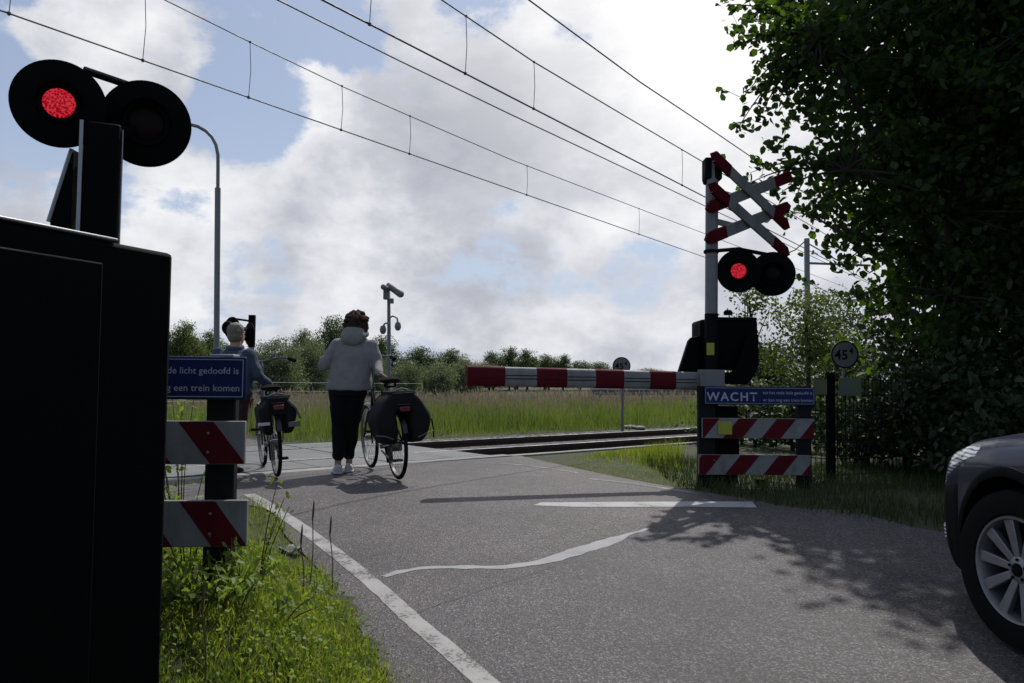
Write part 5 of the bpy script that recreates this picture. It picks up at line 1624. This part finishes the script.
def car_wheel(sgn, ay, steer):
    piv = V((sgn * 0.79, ay, WR)); rm = Matrix.Rotation(steer, 3, 'Z'); ax = rm @ V((sgn, 0, 0))
    u = rm @ Y_
    wh = MB().lathe([(0, -.05), (.10, -.05), (.16, .0), (.16, .02), (0, .02)], piv, ax, 32).build('wheel', M['trim'], car)
    MB().lathe([(.232, -.10), (.30, -.105), (.343, -.095), (.352, -.06), (WR, 0), (.352, .06), (.343, .095), (.30, .105), (.245, .10), (.232, .085), (.225, -.09)], piv, ax, 64).build('tyre', M['rubber'], wh)
    MB().lathe([(.236, .088), (.232, .10), (.222, .098), (.208, .07), (.205, -.09), (.225, -.09), (.23, .05), (.236, .088)], piv, ax, 64).build('rim', M['alloy'], wh)
    sk = MB()
    for k in range(10):
        a = 2 * math.pi * k / 10 + .1
        d = u * math.cos(a) + Z * math.sin(a); tn = -u * math.sin(a) + Z * math.cos(a)
        c0_, c1_ = piv + d * .045 + ax * .075, piv + d * .218 + ax * .088
        w0, w1 = .016, .027
        q = [c0_ - tn * w0, c0_ + tn * w0, c1_ + tn * w1, c1_ - tn * w1]
        sk.add([p - ax * .03 for p in q] + q, [(3, 2, 1, 0), (4, 5, 6, 7), (0, 1, 5, 4), (1, 2, 6, 5), (2, 3, 7, 6), (3, 0, 4, 7)])
    sk.lathe([(0, .04), (.06, .04), (.06, .075), (.04, .085), (0, .085)], piv, ax, 28)
    sk.build('spokes', M['alloy'], wh, bevel=0.004)
    cp = MB().lathe([(0, .085), (.030, .085), (.028, .090), (0, .092)], piv, ax, 20)
    for k in range(5):
        a = 2 * math.pi * k / 5 + .3
        cp.lathe([(0, .084), (.007, .084), (.007, .089), (0, .089)], piv + (u * math.cos(a) + Z * math.sin(a)) * .045, ax, 8)
    cp.build('hub_cap', M['trim'], wh)
car_wheel(-1, AX_F, R(8)); car_wheel(1, AX_F, R(8)); car_wheel(-1, AX_R, 0); car_wheel(1, AX_R, 0)
# ---------------------------------------------------------------- vegetation
def leaf_arrays(c, size, rng, up_bias=0.35, aspect=0.55):
    """two-quad folded leaves at centres c"""
    n = len(c)
    d = rng.normal(size=(n, 3)); d[:, 2] -= 0.35; d /= np.linalg.norm(d, axis=1, keepdims=True)
    nn = rng.normal(size=(n, 3)); nn[:, 2] += up_bias * 3
    nn -= d * (nn * d).sum(1, keepdims=True); nn /= np.linalg.norm(nn, axis=1, keepdims=True)
    sd = np.cross(d, nn)
    s = (size * rng.uniform(0.65, 1.3, n))[:, None]
    w = s * aspect * 0.5; fo = rng.uniform(0.05, 0.4, n)[:, None] * w
    b = c - d * s * .5
    v = np.stack([b, b + d * s * .28 + sd * w + nn * fo, b + d * s * .68 + sd * w * .8 + nn * fo, b + d * s - nn * fo * .4,
                  b + d * s * .68 - sd * w * .8 + nn * fo, b + d * s * .28 - sd * w + nn * fo], axis=1).reshape(-1, 3)
    o = (np.arange(n) * 6)[:, None]
    f = np.concatenate([o + np.array([0, 1, 2, 3]), o + np.array([0, 3, 4, 5])], axis=1).reshape(-1, 4)
    return v, f
def clumps(lobes, n, rng, shell=0.45):
    """clump centres spread through a union of ellipsoids (cx, cy, cz, rx, ry, rz)"""
    lobes = np.array(lobes, float)
    wgt = lobes[:, 3] * lobes[:, 4] * lobes[:, 5]; wgt = wgt ** 0.8 / (wgt ** 0.8).sum()
    out = []
    for i in rng.choice(len(lobes), n, p=wgt):
        d = rng.normal(size=3); d /= np.linalg.norm(d)
        r = rng.uniform(0, 1) ** shell
        out.append(lobes[i, :3] + d * r * lobes[i, 3:])
    return np.array(out)
def tree(name, label, cat, loc, lobes, n_cl, per, size, spread, mat, trunk_r, fork_z, seed, group=None, limbs=8, aspect=0.6, twigs=0.35, top=None, rz=0.0, bark=None, sprays=()):
    rng = np.random.default_rng(seed)
    t = thing(name, label, cat, loc, rz, group)
    cc = clumps(lobes, n_cl, rng)
    cc = cc[cc[:, 2] > 0.15]
    # trunk, limbs out to the lobes, twigs to some of the clumps
    tb = MB(); lb = np.array(lobes, float)
    zt_ = top if top else lb[:, 2].max()
    tp_ = [V((0, 0, -.15))]
    for i in range(1, 7):
        f = i / 6
        tp_.append(V((float(rng.normal()) * trunk_r * .8 * f, float(rng.normal()) * trunk_r * .8 * f, zt_ * f)))
    tb.tube(crom(tp_, 3), [trunk_r * (1.25 - 1.05 * (i / 18)) for i in range(19)], 10)
    ends = []
    for i in range(limbs):
        l = lb[i % len(lb)]
        e = V(l[:3] + rng.normal(size=3) * l[3:] * .35)
        f = float(rng.uniform(fork_z, 0.85)); k = f * 6; j = min(int(k), 5)
        s = tp_[j].lerp(tp_[j + 1], k - j)
        m = s.lerp(e, .5) + V((0, 0, float(rng.uniform(-.02, .12)) * (e - s).length))
        tb.tube(crom([s, m, e], 4), [trunk_r * .5 * (1 - .85 * q / 8) for q in range(9)], 7)
        ends += [m, e]
    if twigs > 0:
        for c in cc[::max(1, int(1 / twigs))]:
            c = V(c); e = min(ends, key=lambda q: (q - c).length)
            m = e.lerp(c, .5) + V(rng.normal(size=3) * .05 * (e - c).length)
            tb.tube([e, m, c], [trunk_r * .10, trunk_r * .07, trunk_r * .03], 5, False)
    extra = []
    for sx_, sy_, sz_ in sprays:
        e = V((sx_, sy_, sz_))
        s = min(ends, key=lambda q: (q - e).length + 3.0 * max(0.0, e.x + 0.5 - q.x))
        m = s.lerp(e, .55) + V((0, 0, .10 * (e - s).length))
        pp = crom([s, m, e], 6)
        tb.tube(pp, [trunk_r * .09 * (1 - .85 * q / 12) for q in range(13)], 5)
        for q in range(5, 13):
            for _ in range(2 + int(rng.integers(0, 4))):
                extra.append(np.array(pp[q]) + rng.normal(size=3) * .055)
            if q % 3 == 0:
                tw = pp[q] + V(rng.normal(size=3) * .16)
                tb.tube([pp[q], tw], trunk_r * .015, 4, False)
                for _ in range(5): extra.append(np.array(tw) + rng.normal(size=3) * .045)
    tb.build('trunk', bark or M['bark'], t)
    k = rng.integers(int(per * .5), int(per * 1.5) + 1, len(cc))
    ctr = np.repeat(cc, k, axis=0) + rng.normal(size=(k.sum(), 3)) * spread * np.array([1, 1, .7])
    ctr = ctr[ctr[:, 2] > 0.05]
    if extra: ctr = np.concatenate([ctr, np.array(extra)])
    v, f = leaf_arrays(ctr, size, rng, aspect=aspect)
    np_mesh('crown', v, f, mat, t)
    return t

# the big dark tree on the right, and the growth beneath it
tx, ty = 6.0, 10.6
g_ = gz(tx, ty)
SPRAYS = []
for i_, (px_, py_) in enumerate([(728, 4), (742, 22), (736, 46), (757, 38), (764, 70), (742, 98), (756, 122), (735, 132), (772, 108), (768, 150), (752, 172), (742, 186), (782, 168), (776, 196), (788, 212), (826, 240), (836, 268), (846, 300), (760, 12), (778, 30)]):
    SPRAYS.append(tuple(at(px_, py_, 9.2 + 0.12 * ((i_ * 7) % 9))))
def lobes_at(base, rows):
    # rows: pixel-free world centres and radii, stored relative to the foot of the tree
    return [(x - base[0], y - base[1], z - base[2], a, b, c) for x, y, z, a, b, c in rows]
tree('broadleaf_tree', 'huge dark leafy tree overhanging the right side of the road', 'tree', (tx, ty, g_),
     lobes_at((tx, ty, g_), [(4.35, 9.8, 5.3, 1.15, 1.1, 1.0), (4.65, 9.7, 3.75, 1.0, 1.0, .9), (5.4, 9.6, 2.5, 1.1, 1.0, .9), (5.4, 10.0, 7.2, 1.4, 1.5, 1.2), (4.2, 11.5, 6.9, .7, .7, .7), (5.1, 11.3, 6.9, 1.0, .9, .9), (6.4, 10.2, 6.4, 1.9, 1.8, 1.9),
      (6.0, 9.6, 4.4, 1.5, 1.4, 1.5), (7.6, 9.6, 4.6, 1.8, 1.6, 2.0), (6.6, 9.2, 2.4, 1.4, 1.3, 1.3), (8.4, 9.2, 2.6, 1.6, 1.4, 1.6), (6.2, 10.6, 8.6, 2.0, 1.9, 1.3), (3.7, 9.5, 5.2, .6, .6, .7), (3.75, 9.4, 4.0, .6, .5, .7), (4.0, 9.4, 3.0, .5, .5, .5)]),
     1550, 38, 0.104, 0.17, M['leaf_big'], 0.22, 0.25, 11, None, 16, 0.72, 1.0,
     sprays=[(x - tx, y - ty, z - g_) for x, y, z in SPRAYS])
tree('broadleaf_tree', 'dense dark tree further back filling the right edge behind the big one', 'tree', (8.6, 13.5, gz(8.6, 13.5)),
     [(0, 0, 5.2, 2.4, 2.2, 2.6), (-1.0, -0.6, 3.0, 1.8, 1.6, 1.8), (1.6, -0.6, 3.0, 2.4, 1.8, 2.4), (0, 0, 7.6, 2.4, 2.0, 1.8), (-1.2, 0, 5.4, 1.5, 1.4, 1.6), (-1.4, -.6, 1.4, 1.5, 1.3, 1.2)],
     900, 22, 0.17, 0.33, M['leaf_big'], 0.2, 0.25, 12, None, 10, 0.72, 0.2)
tree('broadleaf_tree', 'close dark tree above the car at the far right edge', 'tree', (7.6, 7.2, gz(7.6, 7.2)),
     [(-0.6, 0.2, 3.6, 1.7, 1.6, 1.9), (0.2, -0.4, 5.2, 2.0, 1.9, 1.6), (-0.9, 0.3, 2.0, 1.4, 1.2, 1.2), (1.2, 0, 3.4, 1.6, 1.5, 2.0), (-1.2, .8, 5.8, 1.2, 1.2, 1.0)],
     800, 22, 0.115, 0.22, M['leaf_bush'], 0.16, 0.2, 13, None, 8, 0.7, 0.3)
# hanging sprays at the left edge of the crown
rng = np.random.default_rng(5)
bush_specs = [('low dark bush right beside the mesh fence post', 4.35, 9.9, 0.75, 1.0), ('dark round bush behind the wide fence plate', 5.2, 9.9, 1.0, 1.7), ('tall dark bush between the fence and the car bonnet', 5.3, 8.25, 0.95, 1.9),
              ('low dark bush at the edge of the asphalt in front of the car', 4.75, 7.5, 0.7, 0.9), ('wide dark bush behind the car at the right edge', 6.3, 7.4, 1.2, 2.1), ('dark upright bush in the gap right of the mesh fence panel', 4.65, 8.6, 0.6, 1.25), ('broad dark bush in the deep shade far behind the car', 7.2, 9.0, 1.3, 2.2)]
for i, (lab, x, y, r, h) in enumerate(bush_specs):
    lob = [(0, 0, h * .5, r, r, h * .5)] + [(float(rng.uniform(-.6, .6)) * r, float(rng.uniform(-.6, .6)) * r, float(rng.uniform(.25, .85)) * h, r * .55, r * .55, h * .32) for _ in range(4)]
    tree('bush', lab, 'bush', (x, y, gz(x, y)), lob, int(150 * r), 26, 0.085, 0.14, M['leaf_bush'], 0.05, 0.1, 30 + i, 'bushes under the big tree', 6, 0.6, 0.3)

# trees beyond the fence to the right of the signal
tree('airy_tree', 'thin airy tree right behind the right signal post', 'tree', (8.3, 28, gz(8.3, 28)),
     [(0, 0, 4.2, 0.8, 0.7, 0.8), (-.4, 0, 3.0, .9, .8, .9), (.5, 0, 2.0, .9, .8, .9), (.6, 0, 3.6, .6, .6, .6)], 100, 12, 0.13, 0.22, M['leaf_light'], 0.07, 0.15, 21, 'trees right of the signal', 9, .6, 0.8)
tree('bushy_tree', 'yellow green bushy tree between signal post and round sign', 'tree', (10.2, 27.5, gz(10.2, 27.5)),
     [(0, 0, 3.3, 1.2, 1.1, 1.1), (-.6, 0, 2.1, 1.1, 1.0, 1.0), (.8, 0, 2.2, 1.2, 1.0, 1.1)], 200, 18, 0.12, 0.20, M['leaf_light'], 0.09, 0.15, 22, 'trees right of the signal', 8, .6, 0.4)
tree('bushy_tree', 'darker bushy tree just right of the overhead line mast', 'tree', (12.6, 31, gz(12.6, 31)),
     [(0, 0, 3.3, 1.7, 1.4, 1.5), (-1.0, 0, 1.8, 1.2, 1.0, 1.1), (1.2, 0, 2.0, 1.4, 1.2, 1.2)], 220, 18, 0.14, 0.25, M['leaf_far'], 0.1, 0.15, 23, 'trees right of the signal', 8, .6, 0.4)
for i, (lab, px, Yd, r, h, mm) in enumerate([('low pale shrub seen between the striped boards on the right', 742, 13.0, 0.8, 0.75, 'leaf_far'), ('low shrub under the airy tree beyond the tracks', 752, 24, 1.3, 1.2, 'leaf_light'), ('low shrub at the right end of the striped boards', 792, 12.0, 0.65, 0.8, 'leaf_bush'),
                                              ('low shrub at the foot of the mast', 800, 22, 1.2, 1.3, 'leaf_far')]):
    q = at(px, 384, Yd)
    tree('shrub', lab, 'shrub', (q.x, q.y, gz(q.x, q.y)), [(0, 0, h * .5, r, r * .8, h * .5), (r * .5, 0, h * .4, r * .6, r * .6, h * .4), (-r * .5, .1, h * .45, r * .6, r * .6, h * .4)], 70, 22, 0.10, 0.14, M[mm], 0.03, 0.1, 50 + i, None, 6, .5, 0.4)

# trees on the far side of the field: a few grown individually, then copied
def far_tree(kind, seed):
    if kind == 'willow':
        lob = [(0, 0, .55, .40, .38, .40), (-.14, 0, .40, .32, .32, .36), (.16, .05, .40, .32, .32, .36), (0, -.05, .72, .26, .26, .22), (0, 0, .2, .36, .36, .2)]
        return lob, 'leaf_willow', 'round_willow'
    if kind == 'dark':
        lob = [(0, 0, .62, .30, .30, .32), (-.2, 0, .40, .28, .28, .34), (.22, 0, .42, .27, .28, .34), (.05, 0, .82, .19, .19, .15), (0, 0, .2, .4, .4, .2)]
        return lob, 'leaf_far', 'field_tree'
    if kind == 'poplar':
        lob = [(0, 0, .55, .26, .24, .40), (.10, 0, .35, .28, .28, .30), (-.10, 0, .42, .25, .25, .34), (-.04, 0, .8, .16, .16, .18), (0, 0, .16, .3, .3, .18)]
        return lob, 'leaf_far', 'poplar_tree'
    lob = [(0, 0, .60, .32, .32, .32), (-.2, 0, .5, .26, .26, .34), (.2, 0, .40, .3, .26, .32), (-.08, 0, .84, .16, .16, .15)]
    return lob, 'leaf_light', 'pale_tree'
protos = {}
# kind, pixel x of the middle, pixel y of the top, width in pixels, distance, label
FAR = [('pale', 180, 328, 52, 48, 'pale green tree between the black cabinet and the lamp post'),
       ('pale', 213, 336, 40, 60, 'pale tree just left of the grey haired head'),
       ('willow', 276, 340, 62, 44, 'broad willow right of the far signal lamps'),
       ('willow', 312, 341, 46, 52, 'willow just left of the grey hooded jacket'),
       ('dark', 333, 322, 56, 85, 'dark tall tree behind the head of the person pushing the bicycle'),
       ('dark', 304, 334, 40, 92, 'dark tree rising between the two left willows'),
       ('dark', 380, 340, 48, 95, 'dark tree behind the camera mast'),
       ('willow', 375, 356, 34, 58, 'small willow directly behind the camera mast'),
       ('willow', 408, 362, 40, 50, 'round willow right of the camera mast'),
       ('willow', 439, 364, 42, 52, 'round willow left of the boom tip'),
       ('dark', 421, 350, 52, 98, 'dark broad tree behind the two round willows'),
       ('dark', 452, 352, 46, 102, 'dark tree just above the boom tip'),
       ('willow', 466, 360, 40, 64, 'willow hidden partly by the boom tip'),
       ('poplar', 493, 354, 44, 110, 'first poplar right of the boom tip'),
       ('poplar', 509, 350, 40, 112, 'second poplar, tallest above the second red band'),
       ('poplar', 527, 352, 42, 110, 'third poplar above the boom, close to the tallest'),
       ('dark', 545, 357, 40, 115, 'low dark tree above the middle of the boom'),
       ('poplar', 563, 357, 36, 116, 'lone poplar left of the small round sign'),
       ('willow', 480, 364, 60, 105, 'pale willow just right of the boom tip below the poplars'),
       ('dark', 580, 363, 46, 122, 'low dark tree left of the small round sign'),
       ('dark', 516, 362, 70, 124, 'broad dark tree closing the gap behind the poplars'),
       ('dark', 548, 364, 60, 127, 'flat dark tree above the middle of the boom, farthest back'),
       ('dark', 600, 364, 44, 125, 'low dark tree beside the small round sign'),
       ('dark', 648, 370, 60, 130, 'lowest dark tree mostly hidden by the boom'),
       ('dark', 240, 352, 60, 90, 'dark tree low behind the blue denim jacket'),
       ('dark', 150, 338, 70, 80, 'dark tree hidden for the most part by the black cabinet'),
       ('dark', 350, 352, 50, 74, 'dark tree low behind the grey jacket'),
       ('dark', 490, 365, 70, 118, 'low dark tree line piece behind the boom tip'),
       ('dark', 700, 368, 60, 120, 'dark tree behind the black drive housing'),
       ('dark', 60, 330, 70, 80, 'dark tree far left behind the black cabinet'),
       ('dark', 770, 350, 80, 70, 'dark tree behind the airy tree at the right signal'),
       ('dark', 850, 345, 80, 66, 'dark tree behind the larger round sign')]
rr = random.Random(9)
for kind, px, py, wpx, Yd, lab in FAR:
    q = at(px, 384, Yd); g_ = gz(q.x, q.y)
    hgt = (at(px, py, Yd).z - g_) * 1.10
    wid = wpx / F_PX * Yd
    if (kind, 0) not in protos or rr.random() < 0.0:
        lob, mm, nm = far_tree(kind, 1)
        t = tree(nm, lab, 'tree', (q.x, q.y, g_), lob, 480, 46, 0.023, 0.045, M[mm], 0.025, 0.12, 70 + len(protos), 'trees on the far side of the field', 7, 0.6, 0.25)
        protos[(kind, 0)] = t
    else:
        t = dup(protos[(kind, 0)], (q.x, q.y, g_), 0, None, lab)
    t.rotation_euler = (0, 0, rr.uniform(0, 6.28))
    wm_ = wid / 0.86
    t.scale = (wm_, wm_, hgt / 0.99)

# ---------------------------------------------------------------- grass
def blades(name, pts, hz_, hmin, hmax, width, m, seed, lean=0.35, parent=None, segs=3, curve=0.5):
    rng = np.random.default_rng(seed)
    n = len(pts)
    h = rng.uniform(hmin, hmax, n) if np.isscalar(hmax) else rng.uniform(hmin, 1.0, n) * hmax
    a = rng.uniform(0, 2 * np.pi, n); ln = rng.uniform(0.05, lean, n) * h
    face = rng.uniform(0, 2 * np.pi, n)
    d = np.stack([np.cos(a), np.sin(a)], 1); w = np.stack([np.cos(face), np.sin(face)], 1)
    wd = width * rng.uniform(.6, 1.3, n)
    rows = []
    for i in range(segs + 1):
        t = i / segs
        cx = pts + d * (ln * t ** (1 + curve))[:, None]
        zz = hz_ + h * (t - 0.18 * t * t * (ln / h))
        ww = (wd * (1 - t ** 1.6) * .5 + (0.0002))[:, None]
        for s in (-1, 1):
            rows.append(np.concatenate([cx + w * ww * s, zz[:, None]], 1))
    v = np.stack(rows, 1).reshape(-1, 3)
    k = 2 * (segs + 1)
    o = (np.arange(n) * k)[:, None]
    f = np.concatenate([o + np.array([2 * i, 2 * i + 1, 2 * i + 3, 2 * i + 2]) for i in range(segs)], 1).reshape(-1, 4)
    ob = np_mesh(name, v, f, m, parent)
    tips = np.concatenate([pts + d * ln[:, None], (hz_ + h * (1 - .18 * ln / h))[:, None]], 1)
    return ob, tips
def heights(pts): return np.array([tz(x, y) for x, y in pts]) - 0.015
def inside(pts, poly):
    x, y = pts[:, 0], pts[:, 1]; c = np.zeros(len(pts), bool); j = len(poly) - 1
    for i in range(len(poly)):
        xi, yi = poly[i][0], poly[i][1]; xj, yj = poly[j][0], poly[j][1]
        c ^= ((yi > y) != (yj > y)) & (x < (xj - xi) * (y - yi) / (yj - yi + 1e-12) + xi)
        j = i
    return c
road_poly = [(q.x, q.y) for q in ROAD_L] + [(q.x, q.y) for q in reversed(ROAD_R)]
def scatter(n, x0, x1, y0, y1, seed, keep=None, patchy=0.0, pscale=1.5):
    rng = np.random.default_rng(seed)
    p = np.stack([rng.uniform(x0, x1, n), rng.uniform(y0, y1, n)], 1)
    p = p[~inside(p + rng.normal(size=p.shape) * 0.045, road_poly)]
    s_, q_ = p[:, 0] * TD.x + p[:, 1] * TD.y, p[:, 0] * TN.x + p[:, 1] * TN.y
    p = p[~((q_ > 7.92) & (q_ < 11.25))]
    if keep is not None: p = p[keep(p)]
    if patchy > 0 and len(p):
        k = np.array([mnoise.noise(V((a * pscale, b * pscale, seed))) for a, b in p])
        p = p[k > rng.uniform(-1, 1, len(p)) * .6 + patchy - .35]
    return p
def P_of(p): return p[:, 0] * TN.x + p[:, 1] * TN.y
def S_of(p): return p[:, 0] * TD.x + p[:, 1] * TD.y

# bright short turf at the left front corner
p = scatter(64000, -2.2, 0.0, 2.2, 4.7, 1, None, 0.0, 2.2)
hs = np.array([0.075 + 0.06 * mnoise.noise(V((a * 5.5, b * 5.5, 7))) + 0.04 * mnoise.noise(V((a * 15, b * 15, 2))) for a, b in p])
bare = np.array([mnoise.noise(V((a * 2.6, b * 2.6, 11))) for a, b in p])
k = bare > -0.38 + 0.30 * np.clip((p[:, 1] - 3.5) / 1.0, 0, 1); p, hs = p[k], np.clip(hs[k], .025, .2)
o, _ = blades('verge_grass', p, heights(p), 0.45, hs, 0.0058, M['grass'], 1, 0.9)
stuff(o, 'bright short grass and weeds on the verge at lower left', 'grass')
p = scatter(14000, -4.0, -0.9, 4.2, 7.4, 2, lambda q: P_of(q) < 7.6, 0.2, 1.8)
o, _ = blades('rough_grass', p, heights(p), 0.05, 0.15, 0.006, M['grass'], 2, 0.6)
stuff(o, 'rougher grass along the road edge behind the left striped boards', 'grass')
# small flat leaves of clover and plantain in the turf
p = scatter(15000, -2.2, 0.0, 2.2, 4.7, 21, None, 0.30, 3.0)
c_ = np.concatenate([p, (heights(p) + np.random.default_rng(3).uniform(.02, .07, len(p)))[:, None]], 1)
v, f = leaf_arrays(c_, 0.019, np.random.default_rng(4), 1.2, 0.75)
stuff(np_mesh('verge_leaves', v, f, M['clover']), 'small round clover leaves among the verge grass', 'ground cover')
p = scatter(1800, -2.2, 0.0, 2.2, 5.5, 22, None, 0.0, 3.0)
c_ = np.concatenate([p, (heights(p) + .012)[:, None]], 1)
v, f = leaf_arrays(c_, 0.035, np.random.default_rng(5), 2.5, 0.3)
stuff(np_mesh('dead_leaves', v, f, M['dead']), 'dry brown leaf litter lying in the verge grass', 'leaf litter')
# right verge: lush tuft by the track, thinner turf under the tree with its shade put into darker blades
p = scatter(30000, -0.4, 2.3, 6.6, 12.6, 3, lambda q: (P_of(q) < 7.85) & (q[:, 0] < 0.205 * q[:, 1] + 0.12 * np.sin(q[:, 1] * 5)), 0.12, 1.2)
hs = np.clip((7.9 - P_of(p)) / 1.3, .12, 1.0) * np.clip((S_of(p) - 7.0) / 1.2, .12, 1.0) * .36
o, _ = blades('lush_grass', p, heights(p), 0.4, hs, 0.007, M['grass'], 3, 0.55)
stuff(o, 'lush green grass between road edge and track left of the right signal', 'grass')
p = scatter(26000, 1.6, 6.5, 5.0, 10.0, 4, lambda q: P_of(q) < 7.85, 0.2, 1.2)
o, _ = blades('shaded_grass', p, heights(p), 0.05, 0.20, 0.008, M['grass_shade_tint'], 4, 0.6)
stuff(o, 'grass coloured darker for the shade along the right road edge', 'grass')
# tall seeding grass of the field beyond the track
def field_keep(q):
    s_, p_ = S_of(q), P_of(q)
    return (p_ > 11.35) & ((s_ > 5.4) | (s_ < 0.4))
rng = np.random.default_rng(8)
pf = []
for n, y0, y1, x0, x1 in ((42000, 10, 18, -6, 9), (42000, 16, 26, -11, 16), (30000, 24, 42, -22, 26), (16000, 40, 75, -40, 40)):
    q = scatter(n, x0, x1, y0, y1, int(y0) + 40, field_keep)
    q = q[np.abs(q[:, 0]) < 0.72 * q[:, 1] + 1.0]
    pf.append(q)
for i, q in enumerate(pf):
    hs = np.array([0.62 + 0.22 * mnoise.noise(V((a * .5, b * .5, 3))) for a, b in q]) * (1.0, 1.05, 1.1, 1.1)[i]
    pp = P_of(q)
    hs *= np.clip((pp - 11.2) / 1.2, 0.25, 1.0)
    o, tips = blades('tall_grass', q, heights(q), 0.5, hs, (0.008, 0.011, 0.02, 0.04)[i], M['grass_tall'], 60 + i, 0.45)
    stuff(o, ('tall green grass close behind the track', 'tall grass in the middle of the field', 'tall grass far out in the field', 'farthest grass at the foot of the trees')[i], 'grass')
    sel = rng.uniform(size=len(q)) < (0.20, 0.20, 0.22, 0.22)[i]
    sel &= hs > 0.42
    tp_ = tips[sel]
    n = len(tp_)
    w = (0.007, 0.010, 0.019, 0.036)[i]; hh_ = (0.11, 0.13, 0.16, 0.2)[i]
    up = np.array([[0, 0, 1.0]]); rise = rng.uniform(0.02, 0.14, n)[:, None]
    a = rng.uniform(0, 2 * np.pi, n); sd_ = np.stack([np.cos(a), np.sin(a), 0 * a], 1); ldir = rng.normal(size=(n, 3)) * .25; ldir[:, 2] = 1
    b0 = tp_ - up * 0.12
    st0 = tp_ + up * rise
    v = np.stack([b0 - sd_ * .0015, b0 + sd_ * .0015, st0 + sd_ * .0015, st0 - sd_ * .0015, st0, st0 + ldir * hh_ * .4 + sd_ * w, st0 + ldir * hh_, st0 + ldir * hh_ * .4 - sd_ * w], 1).reshape(-1, 3)
    oo = (np.arange(n) * 8)[:, None]
    f = np.concatenate([oo + np.array([0, 1, 2, 3]), oo + np.array([4, 5, 6, 7])], 1).reshape(-1, 4)
    so_ = np_mesh('seed_heads', v, f, M['seed'], o)
    so_['kind'] = 'stuff'

# leafy weeds round the left fence post, single stalks, a scrap of paper
def weed(label, x, y, h, n, size, seed, group):
    rng = np.random.default_rng(seed)
    g0_ = tz(x, y)
    t = thing('weed', label, 'weed', (x, y, g0_), 0, group)
    st_ = MB(); c = []
    for i in range(n):
        a = rng.uniform(0, 6.28); sp_r = rng.uniform(.02, .14); hh_ = h * rng.uniform(.55, 1.0)
        e = V((math.cos(a) * sp_r * 1.6, math.sin(a) * sp_r * 1.6, hh_))
        b = V((math.cos(a) * sp_r * .3, math.sin(a) * sp_r * .3, -.02))
        m = b.lerp(e, .5) + V((math.cos(a) * -.02, math.sin(a) * -.02, 0))
        pp = crom([b, m, e], 4)
        st_.tube(pp, [0.004 * (1 - .6 * k / 8) for k in range(9)], 5)
        for k in range(9):
            for _ in range(2): c.append(np.array(pp[k]) + rng.normal(size=3) * .02 + np.array([0, 0, .01]))
    st_.build('stem', M['stalk'], t)
    c = np.array(c); c = c[c[:, 2] > .03]
    v, f = leaf_arrays(c, size, rng, .5, .42)
    np_mesh('foliage', v, f, M['weed_leaf'], t)
    return t
WG = 'weeds round the left striped boards'
for i, (lab, px, py, Yd, h, n, sz) in enumerate([
        ('bushy weed directly in front of the dark fence post under the lower board', 222, 560, 3.3, .17, 9, .04), ('dense weed just right of the dark fence post foot', 243, 560, 3.5, .20, 7, .035),
        ('dense weed between the cabinet corner and the fence post foot', 190, 560, 3.4, .18, 8, .035), ('thin weed growing across the lower left board', 232, 560, 3.38, .30, 3, .03),
        ('leafy weed left of the dark fence post between the two striped boards', 188, 560, 3.75, .45, 5, .045), ('tall thin weed right of the striped boards by the road line', 256, 560, 3.85, .50, 4, .035),
        ('broad leafed weed at the foot of the lower left striped board', 238, 560, 3.35, .16, 6, .05), ('leafy weed behind the upper left board under the blue sign', 180, 560, 4.3, .8, 7, .05),
        ('low weed in front of the lower left board beside the cabinet', 205, 560, 3.25, .16, 6, .045), ('small bright weed in the middle of the left verge', 278, 600, 3.4, .12, 7, .04)]):
    q = at(px, py, Yd)
    weed(lab, q.x, q.y, h, n, sz, 80 + i, WG)
def stalk(label, px, py, top_py, Yd, seed):
    q = at(px, py, Yd); e = at(px + random.Random(seed).uniform(-4, 4), top_py, Yd)
    g0_ = tz(q.x, q.y)
    t = thing('seed_stalk', label, 'stalk', (q.x, q.y, g0_), 0, 'brown seed stalks on the left verge')
    b = V((q.x, q.y, g0_ - .02)); m = b.lerp(e, .5) + V((.01, 0, 0))
    MB().tube(crom([b, m, e], 4), 0.0028, 5).build('stem', M['stalk'], t, world=True)
    MB().tube([e.lerp(b, .02), e + V((.001, 0, .02)), e + V((.004, 0, .07)), e + V((.005, 0, .10))], [.003, .0055, .005, .002], 7).build('seed_head', M['stalk'], t, world=True)
stalk('tall brown seed stalk standing close to the black cabinet', 205, 650, 610, 2.85, 1)
stalk('brown seed stalk nearest the sealant streak at the verge edge', 309, 585, 520, 4.2, 2)
stalk('brown seed stalk leaning over the white edge line', 332, 580, 535, 4.3, 3)
stalk('short brown seed stalk in the middle of the verge', 303, 590, 545, 4.0, 4)
q = ground(290, 556)
pv = MB()
rp_ = random.Random(6); vs, fs = [], []
for j in range(6):
    for i in range(7):
        vs.append((i * .025 - .075 + rp_.uniform(-.006, .006), j * .022 - .05 + rp_.uniform(-.006, .006), .035 + .02 * math.sin(i * 1.3 + j) + rp_.uniform(-.008, .012)))
for j in range(5):
    for i in range(6): fs.append((j * 7 + i, j * 7 + i + 1, j * 7 + 8 + i, j * 7 + 7 + i))
o = pv.add(vs, fs).build('paper_scrap', M['white'], angle=20)
so2 = o.modifiers.new('thick', 'SOLIDIFY'); so2.thickness = 0.002
o.location = (q.x, q.y, tz(q.x, q.y))
tag(o, 'crumpled scrap of pale paper lying in the verge grass', 'litter')
